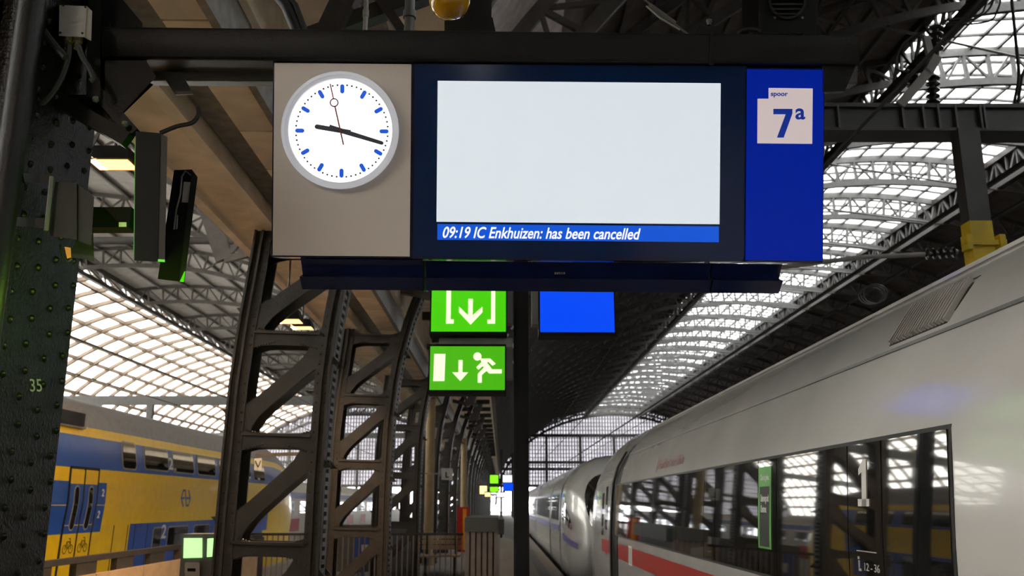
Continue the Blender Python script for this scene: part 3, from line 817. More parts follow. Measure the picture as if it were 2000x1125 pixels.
def rowpatch(y0, z0, y1, z1, r, out, th=0.006, n=14):
    mb = MB(); vs = []
    for k in range(n+1):
        z = z0+(z1-z0)*(1-math.cos(PI*k/n))/2; e = min(z-z0, z1-z); ins = 0 if e >= r else r-math.sqrt(max(0, r*r-(r-e)**2))
        for y in (y0+ins, y1-ins):
            for o in (out, out+th): vs.append((side_x(z, VP, VC, o, 1), y, z))
    fs = []
    for k in range(n):
        a = k*4; b = a+4; fs += [(a, b, b+2, a+2), (a+1, a+3, b+3, b+1), (a, a+1, b+1, b), (a+2, b+2, b+3, a+3)]
    fs += [(0, 2, 3, 1), (n*4, n*4+1, n*4+3, n*4+2)]
    return mb.add(vs, fs)
def vy(px): return at(px, 985, X=VX).y
vf = lambda out: (lambda a, b, d: (side_x(b, VP, VC, out+d, 1), a, b))
part('blue_panel', vs_(MB(), 9, vy(205), 1.18, 2.04), M['nsblue'], vt)
part('blue_panel', vs_(MB(), 2, vy(172), 1.18, 2.04, 0.003), M['nsblue'], vt)
part('blue_panel', vs_(MB(), vy(262), 28.5, 0.35, 1.29), M['nsblue'], vt)
# doors
dA, dB = vy(131), vy(187); dM = (dA+dB)/2
for a, b in ((dA, dM), (dM, dB)):
    dr = part('door', vs_(MB(), a+0.02, b-0.02, 0.1, 2.24, 0.012, 0.012, 8), M['nsyellow'], vt)
    part('door_panel', vs_(MB(), a+0.03, b-0.03, 1.18, 2.0, 0.016, 0.006, 6), M['nsblue'], dr)
    mid = (a+b)/2
    for off, w2, mm in ((0.018, 0.10, 'nsgrey'), (0.022, 0.075, 'icewin')):
        hh = 0.38 if mm == 'nsgrey' else 0.35; mb = rowpatch(mid-w2, 1.60-hh, mid+w2, 1.60+hh, w2*0.98, off); part('door_window' if mm == 'icewin' else 'window_rim', mb, M[mm], dr)
    mb = MB(); f = vf(0.014)
    for cxx in (-0.11, 0.11): mb.ring(f, (mid+cxx, 0.93), 0.062, 0.075, 0, 0.003, 16)
    mb.strip([(mid-0.11, 0.93), (mid-0.05, 1.05), (mid+0.06, 1.05), (mid, 0.93), (mid-0.05, 1.05)], 0.014, f, 0, 0.003); mb.strip([(mid+0.11, 0.93), (mid+0.05, 1.1), (mid+0.0, 1.1)], 0.014, f, 0, 0.003)
    part('bicycle_symbol', mb, M['darkgrey'], dr)
mb = MB()
for yy in (dA, dM, dB): vs_(mb, yy-0.02, yy+0.02, 0.0, 2.27, 0.018, 0.02, 8)
vs_(mb, dA, dB, 2.25, 2.29, 0.018, 0.02, 1)
part('door_frame', mb, M['rubber'], vt)
# windows upper
ups = [(233, 262, 0), (277, 326, 1), (333, 376, 1), (382, 419, 1), (425, 455, 1), (466, 488, 1), (494, 516, 1)]
for a, b, kd in ups:
    y0, y1 = vy(a), vy(b)
    z0, z1 = (2.36, 2.79) if kd else (2.33, 2.83)
    part('window_rim', rowpatch(y0, z0-0.02, y1, z1+0.02, 0.10, 0.003), M['nsgrey'], vt)
    part('window_pane', rowpatch(y0+0.05, z0+0.01, y1-0.05, z1-0.01, 0.08, 0.010), M['icewin'], vt)
for a, b in ((307, 324), (335, 375), (385, 416), (424, 455), (466, 490)):
    y0, y1 = vy(a), vy(b)
    part('window_rim', rowpatch(y0, 0.72, y1, 1.20, 0.08, 0.006), M['nsgrey'], vt)
    part('window_pane', rowpatch(y0+0.04, 0.75, y1-0.04, 1.17, 0.06, 0.013), M['icewin'], vt)
def num2(px, pz0, pz1, w_):
    yy = vy(px); part('class_numeral', textmb('2', vf(0.006), (yy-w_/2, pz1, yy+w_/2, pz0), 0, 0.004, bold=0.02), M['white'], vt, label='white numeral 2')
num2(330, 2.40, 2.66, 0.26); num2(328, 0.95, 1.24, 0.28); num2(199, 1.80, 1.93, 0.10); num2(196, 1.42, 1.55, 0.10)
# emblem
yc, zc_ = vy(362), 1.80; sx, sz = 0.62/78, 0.36/95
lg = [(900, 668), (880, 622), (892, 577), (910, 577), (925, 665), (945, 665), (955, 625), (938, 577)]
fl2 = lambda p: (yc+(p[0]-918)*sx, zc_-(p[1]-622)*sz)
mb = MB().strip([fl2(p) for p in lg], 0.045, vf(0.003), 0, 0.004).strip([fl2((878, 622)), fl2((906, 622))], 0.045, vf(0.003), 0, 0.004).strip([fl2((917, 622)), fl2((957, 622))], 0.045, vf(0.003), 0, 0.004)
part('emblem', mb, M['nsblue'], vt, label='blue arrow emblem on yellow side')
# roof unit, panels
mb = MB().bar((VX-0.3, 9, 3.12), (VX-0.3, vy(158), 3.12), 0.5, 0.36); part('roof_unit', mb, M['nsgrey'], vt)
mb = MB().bar((VX-0.035, vy(133)-1.0, 3.08), (VX-0.035, vy(150), 3.08), 0.04, 0.22); part('roof_louvre', mb, M['darkgrey'], vt)
mb = MB(); f = vf(0.004)
for (a, b) in ((vy(231), vy(258)), (vy(272), vy(296))):
    for yy in (a, b): vs_(mb, yy-0.008, yy+0.008, 0.3, 1.28, 0.008, 0.01, 3)
part('hatch_outline', mb, M['rubber'], vt)
# cab side patch + windows on the nose
part('cab_door', vs_(MB(), 27.3, 29.0, 0.9, 1.9, 0.005), M['nsblue'], vt)
for q in range(2): part('cab_window', vs_(MB(), 27.5+q*0.7, 27.85+q*0.7, 1.3, 1.85, 0.009), M['icewin'], vt)
part('underframe', MB().box(VC-1.1, VC+1.1, 2, 33, -0.8, -0.6), M['blackmatte'], vt)

# far white and blue train on the left track
ft = thing('train', 'far white train with blue roof line and graffiti, seen between the truss columns', 'train', (VC-4.4, 60, -0.8))
FP = [(1.2, -0.7), (1.42, -0.2), (1.45, 1.0), (1.44, 2.0), (1.3, 2.6), (0.8, 3.0), (0, 3.1)]
part('car_body', loft([section(1, 1, 44, VC-4.4, FP, -0.7), section(1, 1, 110, VC-4.4, FP, -0.7)]), M['white'], ft, True)
part('blue_band', side_strip(MB(), 44.2, 109, 2.0, 2.35, 0.01, 0.02, 3, FP, VC-4.4, 1), M['nsblue'], ft)
for k in range(14):
    part('window_pane', side_strip(MB(), 45+k*4.5, 48+k*4.5, 1.2, 1.85, 0.01, 0.02, 2, FP, VC-4.4, 1), M['icewin'], ft)
for k in range(8):
    part('red_patch', side_strip(MB(), 45+k*6.5, 47.5+k*6.5, 0.2, 0.9, 0.01, 0.02, 2, FP, VC-4.4, 1), M['red'], ft)

# ------------------------------------------------------------------ hanging clock, display and sign
ZC = 3.9; SP = ZC/FPX; ROLL = 0.0088
fw = CR @ V((0, 0, -1)); ri = CR @ V((1, 0, 0)); up = CR @ V((0, 1, 0))
r2 = ri*math.cos(ROLL)-up*math.sin(ROLL); u2 = up*math.cos(ROLL)+ri*math.sin(ROLL)
P0 = V((0, 0, EYE))+fw*ZC+ri*((1070-1000)*SP)+up*((562.5-315)*SP)
def F(a, b, d=0.0): return P0+r2*((a-1070)*SP)-u2*((b-315)*SP)+fw*d
def loc2(px, py):
    dx, dy = px-1070, py-315
    return 1070+dx*math.cos(ROLL)+dy*math.sin(ROLL), 315+dy*math.cos(ROLL)-dx*math.sin(ROLL)
def Fbox(mb, x0, y0, x1, y1, d0, d1):
    a0, b0 = loc2(x0, y0); a1, b1 = loc2(x1, y1)
    return mb.prism([(a0, b0), (a1, b0), (a1, b1), (a0, b1)], F, d0, d1)
def Fframe(mb, x0, y0, x1, y1, t, d0, d1):
    Fbox(mb, x0, y0, x1, y0+t, d0, d1); Fbox(mb, x0, y1-t, x1, y1, d0, d1); Fbox(mb, x0, y0+t, x0+t, y1-t, d0, d1); Fbox(mb, x1-t, y0+t, x1, y1-t, d0, d1)
    return mb
# clock cabinet
ck = thing('station_clock', 'round white-lit station clock on a grey cabinet left of the large display', 'clock', F(667, 503, 0.1))
part('cabinet', Fbox(MB(), 532, 120, 804, 504, 0.012, 0.24), M['navydark'], ck)
part('front_panel', Fbox(MB(), 536, 123, 800, 501, 0.0, 0.013), M['clockpanel'], ck)
cc = loc2(667, 257)
rim = MB().ring(F, cc, 101, 112, -0.03, 0.0).ring(F, cc, 108, 114, -0.036, -0.028)
part('rim', rim, M['facerim'], ck, True)
cf_ = (cc[0]+2, cc[1])
fc = part('clock_face', MB().prism([(cf_[0]+102*math.cos(2*PI*k/64), cf_[1]+102*math.sin(2*PI*k/64)) for k in range(64)], F, -0.014, -0.002), M['facewhite'], ck)
for k in range(12):
    t = 2*PI*k/12-PI/2
    part('hour_mark', MB().prism(capsule(cf_[0]+82*math.cos(t), cf_[1]+82*math.sin(t), 18, 4.0, t), F, -0.016, -0.014), M['clockblue'], fc)
for k in range(60):
    if k % 5 == 0: continue
    t = 2*PI*k/60-PI/2; c_ = (cf_[0]+89.5*math.cos(t), cf_[1]+89.5*math.sin(t))
    part('minute_dot', MB().prism([(c_[0]+1.9*math.cos(2*PI*j/8), c_[1]+1.9*math.sin(2*PI*j/8)) for j in range(8)], F, -0.0155, -0.014), M['hand'], fc)
def handpoly(p, q, w0, w1):
    p, q = loc2(*p), loc2(*q); dx, dy = q[0]-p[0], q[1]-p[1]; L = math.hypot(dx, dy); nx, ny = -dy/L, dx/L
    P = [(p[0]+nx*w0/2, p[1]+ny*w0/2), (p[0]-nx*w0/2, p[1]-ny*w0/2)]
    a = math.atan2(dy, dx)
    for j in range(7):
        t = a-PI/2+PI*j/6; P.append((q[0]+w1/2*math.cos(t), q[1]+w1/2*math.sin(t)))
    return P
part('hour_hand', MB().prism(handpoly((686, 260), (621, 249), 9, 9), F, -0.020, -0.018), M['hand'], ck)
part('minute_hand', MB().prism(handpoly((645, 250), (747, 281), 10, 7), F, -0.024, -0.022), M['hand'], ck)
sh = MB().strip([loc2(673, 284), loc2(656.5, 210)], 2.6, F, -0.028, -0.026).strip([loc2(653.8, 196), loc2(647.5, 167)], 2.2, F, -0.028, -0.026).ring(F, loc2(655, 203), 6.4, 8.6, -0.028, -0.026, 24)
part('second_hand', sh, M['sechand'], ck, label='thin dark red hand with an open ring')
# display
ds = thing('departure_display', 'wide navy departure display with blank white screen and blue ticker line', 'display', F(1130, 510, 0.1))
part('housing', Fbox(MB(), 808, 122, 1457, 511, 0.012, 0.24), M['navydark'], ds)
part('bezel_glass', Fbox(MB(), 812, 125, 1453, 507, 0.0, 0.013), M['navy'], ds)
sc = part('screen', Fbox(MB(), 855, 158, 1405, 438, -0.003, 0.0), M['screen'], ds)
tk = part('ticker', Fbox(MB(), 854.5, 437.5, 1403.5, 473, -0.004, 0.0), M['ticker'], ds)
def ticker_text():
    a0, b0 = loc2(865, 443); a1, b1 = loc2(1251, 467.5)
    return textmb('09:19 IC Enkhuizen: has been cancelled', F, (a0, b0-0.5, a1, b1+1), -0.0055, -0.004, bold=0.016, shear=0.28)
part('message_text', ticker_text(), M['tickertext'], tk, label='white italic message on the blue line')
# platform number sign
sg = thing('platform_sign', 'tall bright blue sign with white platform number 7a, right of the display', 'sign', F(1532, 512, 0.1))
part('housing', Fbox(MB(), 1456, 131, 1609, 513, 0.012, 0.24), M['navydark'], sg)
part('blue_face', Fbox(MB(), 1460, 135, 1606, 509, 0.0, 0.013), M['signblue'], sg)
lp = [loc2(*p) for p in ((1501, 172), (1587, 173), (1586, 281), (1479, 280), (1479.5, 193), (1501, 193))]
lb = part('number_label', MB().prism(lp, F, -0.003, 0.0), M['signwhite'], sg)
def T(body, x0, y0, x1, y1, parent, m, nm, **kw):
    a0, b0 = loc2(x0, y0); a1, b1 = loc2(x1, y1)
    return part(nm, textmb(body, F, (a0, b0, a1, b1), -0.005, -0.003, **kw), M[m], parent)
T('spoor', 1505, 181.5, 1538, 191, lb, 'signtext', 'word', bold=0.02)
a = [loc2(*p) for p in ((1510, 213), (1547, 213), (1547, 222), (1530, 269), (1517, 269), (1534, 223.5), (1510, 223.5))]
part('numeral', MB().prism(a, F, -0.005, -0.003), M['signtext'], lb)
T('a', 1553, 212, 1572, 234, lb, 'signtext', 'letter', bold=0.02)
# lower navy housing (three segments)
lh_ = thing('navy_housing', 'dark navy box hanging below the display and clock, in three segments', 'housing', F(1058, 572, 0.2))
for (x0, x1) in ((581, 823), (828, 1394), (1398, 1535)):
    mb = MB()
    a0, b0 = loc2(x0, 506); a1, _ = loc2(x1, 506)
    y = 506+0.0
    tp = 506 if x0 < 800 else 512.5
    prof = [(tp, 0.05), (tp+5, 0.06), (541, 0.10), (546, 0.04), (571, 0.10), (571, 0.34), (tp, 0.34)]
    n = len(prof)
    vs = [F(a, p[0]-1.5, p[1]) for a in (a0, a1) for p in prof]
    mb.add(vs, [tuple(range(n)), tuple(range(n, 2*n))[::-1]]+[(i, n+i, n+(i+1) % n, (i+1) % n) for i in range(n)])
    part('segment', mb, M['navydark'], lh_)
mb = MB()
Fbox(mb, 823.5, 508, 827.5, 570, 0.12, 0.2); part('joint_strip', mb, M['stgreen'], lh_, label='joint strip coloured green for the sign reflection on it')  # green colour paints the green sign's reflection in the joint
mb = MB()
Fbox(mb, 1394.5, 508, 1397.5, 572, 0.12, 0.2); part('joint_strip', mb, M['greymetal'], lh_)
mb = MB()
for k in range(5): Fbox(mb, 1085+k*4.4, 531, 1088+k*4.4, 535, 0.07, 0.095)
part('badge', mb, M['greymetal'], lh_)

# carrying beam
bm = thing('carrying_beam', 'long black steel box beam above the clock and display', 'beam', F(940, 125, 0.2))
def bsec(a):  # rounded box
    P = rrect(0, 0, 1, 1, 0.12, 3)
    return [F(a, 62.5+p[1]*60-2, 0.02+p[0]*0.30) for p in P]
def beam_mesh(x0, x1, t0, t1, b0, b1, d0, d1):
    P = rrect(0, 0, 1, 1, 0.10, 3); vs = []; n = len(P)
    for px, t, b in ((x0, t0, b0), (x1, t1, b1)):
        for p in P:
            a_, c_ = loc2(px, t+(b-t)*p[1]); vs.append(F(a_, c_, d0+(d1-d0)*p[0]))
    return MB().add(vs, [tuple(range(n)), tuple(range(n, 2*n))[::-1]]+[(i, n+i, n+(i+1) % n, (i+1) % n) for i in range(n)])
part('box_section', beam_mesh(205, 1674, 54, 71, 117.5, 128.5, -0.03, 0.22), M['black'], bm, True)
part('rear_rail', beam_mesh(230, 1716, 88, 98, 132, 139, 0.24, 0.36), M['greymetal'], bm)
mb = MB(); q = [loc2(*p) for p in ((1606, 128), (1672, 128), (1650, 178), (1606, 180))]
mb.prism(q, F, 0.0, 0.05); part('end_plate', mb, M['black'], bm)
mb = MB(); q = [loc2(*p) for p in ((278, 119), (320, 119), (345, 165), (308, 165))]
mb.prism(q, F, 0.20, 0.21); part('fixing_plate', mb, M['greymetal'], bm)
mb = MB(); Fbox(mb, 1383, 66, 1390, 131, -0.036, -0.03); part('strap', mb, M['black'], bm)
# bracket between beam and column
bk = thing('steel_bracket', 'black welded bracket joining the beam to the left column', 'bracket', at(220, 260, Y=YC-0.1))
pf2 = lambda a, b, d: at(a, b, Y=YC-0.2+d)
part('side_plate', MB().prism([(188, -10), (215, -10), (215, 40), (212, 130), (300, 165), (238, 225), (268, 255), (242, 262), (200, 262), (105, 185), (172, 185)], pf2, 0.0, 0.02), M['black'], bk)
part('end_plate', MB().prism([(172, -10), (196, -10), (196, 190), (168, 190)], pf2, -0.10, 0.10), M['black'], bk)
part('gusset', MB().prism([(215, -10), (232, -10), (278, 45), (278, 54), (215, 54)], pf2, 0.0, 0.03), M['black'], bk)
part('gusset', MB().prism([(205, 118), (285, 118), (305, 150), (232, 228), (205, 200)], pf2, -0.08, 0.0), M['black'], bk)
part('cross_channel', MB().bar(at(100, 188, Y=YC-0.28), at(250, 275, Y=YC-0.28), 0.05, 0.06), M['black'], bk)
part('arm', MB().bar(at(186, 175, Y=YC-0.26), at(262, 262, Y=YC-0.26), 0.035, 0.05), M['darkgrey'], bk)
for (px, py) in ((245, 243), (104, 168), (188, 195)):
    part('bolt', MB().lathe(at(px, py, Y=YC-0.30), (0, -1, 0), [(0.014, 0), (0.014, 0.012), (0.008, 0.02)], 6), M['greymetal'], bk)

# ------------------------------------------------------------------ things on the left column
pf3 = lambda Y: (lambda a, b, d: at(a, b, Y=Y+d))
pp = MB().tube([at(78, -40, Y=YC-0.3), at(78, -40, Y=YC-0.3)-V((0.0, 0, 4))], 0.048, 16)
A_ = at(55, 60, Y=3.16)
single('downpipe', 'round black pipe standing in front of the left column', 'pipe', MB().tube([(A_.x, A_.y, 4.6), (A_.x, A_.y, 0)], 0.047, 20), M['black'], True)
jb = thing('junction_box', 'small light grey junction box with two glands high on the left column', 'box', at(145, 80, Y=YC-0.25))
Pj = pf3(3.36)
part('body', MB().prism([(116, 10), (170, 12), (166, 73), (115, 70)], Pj, 0, 0.09), M['jbox'], jb)
part('side', MB().prism([(170, 12), (180, 22), (178, 80), (166, 74)], Pj, 0.005, 0.085), M['jbox'], jb)
for (x, y) in ((123, 10), (166, 13), (117, 63), (160, 64)):
    part('screw', MB().lathe(at(x+1, y+1, Y=3.36), (0, -1, 0), [(0.0045, 0), (0.0045, 0.003)], 8), M['darkgrey'], jb)
for x in (135, 153):
    part('gland', MB().lathe(at(x, 74, Y=3.40), (0, 0, -1), [(0.018, 0), (0.018, 0.02), (0.014, 0.022), (0.014, 0.05)], 10), M['brass'], jb)
def cable(label, pts, r, Y, mt='cable'):
    P = [at(x, y, Y=Y) for x, y in pts]
    # smooth with Catmull-Rom
    Q = []
    for i in range(len(P)-1):
        p0, p1, p2, p3 = P[max(i-1, 0)], P[i], P[i+1], P[min(i+2, len(P)-1)]
        for k in range(5):
            t = k/5; Q.append(0.5*((2*p1)+(p2-p0)*t+(2*p0-5*p1+4*p2-p3)*t*t+(3*p1-p0-3*p2+p3)*t**3))
    Q.append(P[-1])
    return single('cable', label, 'cable', MB().tube(Q, r, 8), M[mt], True)
cable('black cable looping from the left gland of the junction box', [(135, 88), (132, 115), (118, 155), (95, 190), (78, 200), (68, 180), (70, 140), (82, 80), (92, -10)], 0.012, 3.37)
cable('short black cable hanging from the right gland of the junction box', [(153, 88), (160, 110), (175, 135), (182, 152), (176, 158)], 0.011, 3.37)
cable('thick black cable crossing down past the junction box', [(62, -15), (75, 40), (100, 80), (128, 112)], 0.014, 3.34)
cable('thin wire drooping below the control box on the column', [(118, 478), (122, 500), (132, 510), (140, 505)], 0.005, YC-0.36)
ctl = thing('control_box', 'dark grey control box clamped to the left column', 'box', at(140, 480, Y=YC-0.35))
Pc = pf3(3.28)
part('body', MB().prism([(108, 355), (150, 358), (150, 468), (92, 460)], Pc, 0, 0.12), M['darkgrey'], ctl)
part('cover', MB().prism([(150, 358), (184, 385), (178, 480), (146, 468)], Pc, 0.01, 0.11), M['darkgrey'], ctl)
part('clamp', MB().prism([(45, 338), (95, 340), (102, 358), (48, 356)], Pc, -0.02, 0.05), M['darkgrey'], ctl)
part('clamp', MB().prism([(28, 424), (85, 426), (90, 446), (25, 441)], Pc, -0.02, 0.05), M['darkgrey'], ctl)
part('rod', MB().tube([at(101, 345, Y=3.25), at(90, 450, Y=3.25)], 0.008, 8), M['greymetal'], ctl)
part('gland', MB().prism([(126, 482), (138, 484), (139, 503), (131, 505)], Pc, 0, 0.03), M['orange'], ctl)
part('rear_plate', MB().prism([(150, 470), (182, 455), (184, 510), (130, 500)], Pc, 0.10, 0.12), M['darkgrey'], ctl)
arm = part('arm', MB().bar(at(165, 430, Y=YC-0.30), at(262, 430, Y=YC-0.30), 0.08, 0.085), M['blackmatte'], ctl)
single('rating_sticker', 'tiny white sticker on the short black arm', 'sticker', MB().prism([(232, 434), (247, 434), (247, 443), (232, 443)], pf3(YC-0.345), 0, 0.002), M['white'])
# edge-on light boxes
lb1 = thing('light_box', 'tall matte black light box seen edge-on beside the column, the nearer one', 'sign', at(292, 510, Y=YC-0.4))
Pl = pf3(YC-0.50)
part('casing', MB().prism([(265, 256), (313, 260), (308, 511), (262, 509)], Pl, 0, 0.35), M['blackmatte'], lb1)
part('edge_trim', MB().prism([(313, 260), (327, 268), (322, 512), (308, 511)], Pl, 0.004, 0.34), M['darkgrey'], lb1)
lb1f = part('lit_face', MB().prism([(263.6, 270), (264.8, 270), (262, 500), (260.8, 500)], Pl, 0.03, 0.32), M['greenside'], lb1, label='green lit face turned towards the column')
lb2 = thing('light_box', 'open-backed black light box with a white sticker, hanging behind the nearer one', 'sign', at(345, 550, Y=YC-0.1))
Pm = pf3(YC-0.15)
part('casing', MB().prism([(340, 332), (375, 331), (350, 550), (308, 545)], Pm, 0, 0.30), M['blackmatte'], lb2)
part('edge_trim', MB().prism([(375, 331), (386, 346), (360, 552), (350, 550)], Pm, -0.01, 0.3), M['darkgrey'], lb2)
part('sticker', MB().prism([(359, 355), (374, 356), (369, 396), (355, 395)], Pm, -0.003, -0.001), M['jbox'], lb2)
part('green_strip', MB().prism([(360, 530), (362, 530), (359, 551), (351, 550)], Pm, -0.014, -0.01), M['green'], lb2)
part('green_strip', MB().prism([(309, 506), (322, 507), (322, 512), (308, 511)], Pl, -0.004, 0.0), M['green'], lb1)
part('wire', MB().tube([at(x, y, Y=YC-0.16) for x, y in ((372, 342), (362, 334), (355, 345), (352, 380), (344, 410), (340, 448), (345, 447), (346, 420))], 0.004, 6), M['greymetal'], lb2)
cable('black curved cable rising from the light box to the ceiling band', [(313, 260), (345, 247), (375, 240), (387, 225), (386, 210)], 0.010, YC-0.1)
gl = bpy.data.lights.new('green_glow_fill', 'AREA'); gl.energy = 3.0; gl.color = (0.5, 1.0, 0.06); gl.size = 0.2  # added area lamp standing in for the boxes' green light on the column
glo = bpy.data.objects.new('green_glow_fill', gl); COL.objects.link(glo)
glo.location = at(235, 600, Y=3.25); glo.rotation_euler = (at(85, 590, X=XS)-glo.location).to_track_quat('-Z', 'Y').to_euler()

# ------------------------------------------------------------------ things above the beam
am = thing('beacon_lamp', 'amber glass dome lamp with black cap above the beam', 'lamp', at(878, 38, Y=4.1))
C_ = at(878, 0, Y=4.1)
part('dome', MB().lathe(C_-V((0, 0, 0.10)), (0, 0, 1), [(0.01, 0), (0.055, 0.012), (0.085, 0.04), (0.104, 0.08), (0.106, 0.12), (0.104, 0.15)], 32), M['lampamber'], am, True)
part('cap', MB().lathe(C_+V((-0.02, -0.09, 0.02)), (0, -0.6, -0.8), [(0.06, -0.05), (0.06, 0.015), (0.045, 0.03)], 24), M['blackmatte'], am, True)
def hangpipe(label, px, r, y1, m, Y=4.35):
    a_ = at(px, y1, Y=Y); single('hanging_pipe', label, 'pipe', MB().tube([(a_.x, a_.y, a_.z-0.05), (a_.x, a_.y, 5.85)], r, 14).tube([(a_.x, a_.y, a_.z+0.08), (a_.x, a_.y, a_.z+0.12)], r*1.3, 14), M[m], True)
hangpipe('thin pale pipe standing on the beam left of the amber lamp', 713, 0.013, 60, 'jbox')
hangpipe('wide grey pipe rising from the beam beside the amber lamp', 799, 0.027, 62, 'greymetal')
single('cable_bundle', 'thick bundle of black cables crossing above the clock', 'cable', MB().tube([at(535, -20, Y=4.4), at(560, 10, Y=4.4), at(585, 70, Y=4.4)], 0.035, 10).tube([at(552, -20, Y=4.38), at(577, 10, Y=4.38), at(600, 70, Y=4.38)], 0.016, 8), M['cable'], True)
mb = MB().bar(at(690, -30, Y=5.2), at(640, 75, Y=5.2), 0.12, 0.15).bar(at(560, 90, Y=5.25), at(860, -20, Y=5.25), 0.1, 0.1).bar(at(730, -20, Y=5.2), at(790, 70, Y=5.2), 0.06, 0.06)
single('roof_brace', 'crossed dark steel braces above the beam between the pipes', 'brace', mb, M['steel'])
single('equipment_box', 'flat dark box lying on the beam right of the amber lamp', 'box', MB().prism([(868, 34), (962, 34), (968, 62), (868, 62)], pf3(4.3), 0, 0.2).prism([(905, -20), (960, -20), (960, 34), (905, 34)], pf3(4.36), 0, 0.14), M['darkgrey'])
tb = thing('turnbuckle', 'steel turnbuckle rod running up from the beam', 'rod', at(1345, 68, Y=4.0))
part('rod', MB().tube([at(1345, 68, Y=4.0), at(1240, -15, Y=4.0)], 0.005, 8), M['greymetal'], tb)
part('body', MB().tube([at(1318, 46, Y=4.0), at(1268, 10, Y=4.0)], 0.013, 8), M['greymetal'], tb)
part('loop', MB().tube([at(1328, 58, Y=3.98), at(1290, 36, Y=3.98), at(1262, 12, Y=3.98)], 0.004, 6), M['jbox'], tb)
eb = thing('eye_bolt', 'black bracket with a round-headed eye bolt on top of the beam', 'bolt', at(1384, 66, Y=3.95))
part('plate', MB().prism([(1366, 50), (1409, 51), (1413, 66), (1358, 66)], pf3(3.90), 0, 0.12), M['black'], eb)
part('eye', MB().lathe(at(1385, 50, Y=3.95), (0, 0, 1), [(0.011, 0), (0.011, 0.015), (0.014, 0.02), (0.014, 0.03), (0.005, 0.034)], 12), M['greymetal'], eb, True)
sp_ = thing('loudspeaker', 'black louvred loudspeaker standing on the beam above the platform sign', 'speaker', at(1535, 66, Y=4.0))
part('cabinet', MB().prism([(1482, -40), (1600, -40), (1595, 66), (1487, 66)], pf3(3.92), 0, 0.28), M['blackmatte'], sp_)
part('side_bracket', MB().prism([(1448, -40), (1480, -40), (1482, 64), (1450, 60)], pf3(4.1), 0, 0.04), M['darkgrey'], sp_)
part('grille_ring', MB().ring(pf3(3.91), (1538, 0), 32, 37, 0, 0.02, 32), M['darkgrey'], sp_)
for k in range(6):
    yy = -22+k*9.5; hw = math.sqrt(max(1, 31**2-(yy)**2))
    part('louvre', MB().prism([(1538-hw, yy), (1538+hw, yy), (1538+hw, yy+3), (1538-hw, yy+3)], pf3(3.905), 0, 0.015), M['darkgrey'], sp_)
for x in (1513, 1567): part('screw', MB().lathe(at(x, 35, Y=3.92), (0, -1, 0), [(0.007, 0), (0.005, 0.006)], 8), M['greymetal'], sp_)
cable('short cable running into the loudspeaker side bracket', [(1440, 66), (1452, 57), (1475, 56), (1485, 60)], 0.006, 3.95)

# ------------------------------------------------------------------ sign post with lit signs
YP = 7.4
po = at(1018, 985, Y=YP)
sp = thing('sign_post', 'slim black square post in the middle carrying the lit signs', 'post', (po.x, YP, 0))
part('shaft', MB().box(po.x-0.045, po.x+0.05, YP-0.05, YP+0.05, 0, 5.5), M['black'], sp)
part('side_channel', MB().box(po.x-0.06, po.x-0.045, YP-0.03, YP+0.03, 0, 5.5).box(po.x+0.05, po.x+0.062, YP-0.03, YP+0.03, 0, 5.5), M['darkgrey'], sp)
part('base_plate', MB().box(po.x-0.15, po.x+0.15, YP-0.15, YP+0.15, 0, 0.02), M['black'], sp)
def litsign(name, label, cat, px0, py0, px1, py1, m, boxpoly):
    root = thing(name, label, cat, at((px0+px1)/2, py1, Y=YP-0.1))
    a_, b_ = at(px0, py1, Y=YP-0.12), at(px1, py1, Y=YP-0.12); t_ = at(px0, py0, Y=YP-0.12).z
    part('case', MB().box(a_.x-0.012, b_.x+0.01, YP-0.13, YP+0.06, a_.z-0.03, t_+0.02), M['blackmatte'], root)
    part('lit_panel', MB().box(a_.x, b_.x, YP-0.137, YP-0.129, a_.z, t_), m, root)
    x0, x1 = at(boxpoly[0], 600, Y=YP+0.06).x, at(boxpoly[1], 600, Y=YP+0.06).x
    z1, z0 = at(1000, boxpoly[2], Y=YP+0.06).z, at(1000, boxpoly[3], Y=YP+0.06).z
    part('mounting_box', MB().box(x0, x1, YP-0.03, YP+0.12, z0, z1), M['signbox'], root)
    a2, b2 = a_.x, b_.x; z0, z1 = a_.z, t_
    def fn(u, v, d): return (a2+(u-px0)/(px1-px0)*(b2-a2), YP-0.137-d, z1-(v-py0)/(py1-py0)*(z1-z0))
    return root, fn
s1, f1 = litsign('exit_sign', 'green lit sign with white bracket and down arrow, upper left of the post', 'sign', 842, 528, 988, 648, M['green'], (870, 1001, 500, 634))
mb = MB().prism([(871, 540), (880, 540), (880, 625), (886, 625), (886, 633), (871, 633)], f1, 0, 0.004); part('bracket_symbol', mb, M['pict'], s1)
mb = MB().prism([(959, 540), (967, 540), (967, 633), (952, 633), (952, 625), (959, 625)], f1, 0, 0.004); part('bracket_symbol', mb, M['pict'], s1)
mb = MB().prism([(914, 585), (923, 585), (923, 617), (942, 600), (942, 611), (919, 635), (896, 611), (896, 600), (914, 617)], f1, 0, 0.004); part('arrow_symbol', mb, M['pict'], s1)
s2, f2 = litsign('exit_sign', 'worn green lit sign with running person, arrow and door, below the upper green sign', 'sign', 839, 677, 986, 762, M['green2'], (860, 1001, 664, 742))
part('door_symbol', MB().prism([(847, 692), (869, 692), (868, 745), (846, 745)], f2, 0, 0.004), M['pict'], s2)
part('arrow_symbol', MB().prism([(895, 704), (903, 704), (903, 728), (914, 728), (899, 745), (883, 728), (895, 728)], f2, 0, 0.004), M['pict'], s2)
mb = MB().prism([(932+8*math.cos(2*PI*k/20), 697+8*math.sin(2*PI*k/20)) for k in range(20)], f2, 0, 0.004)
part('running_head', mb, M['pict'], s2)
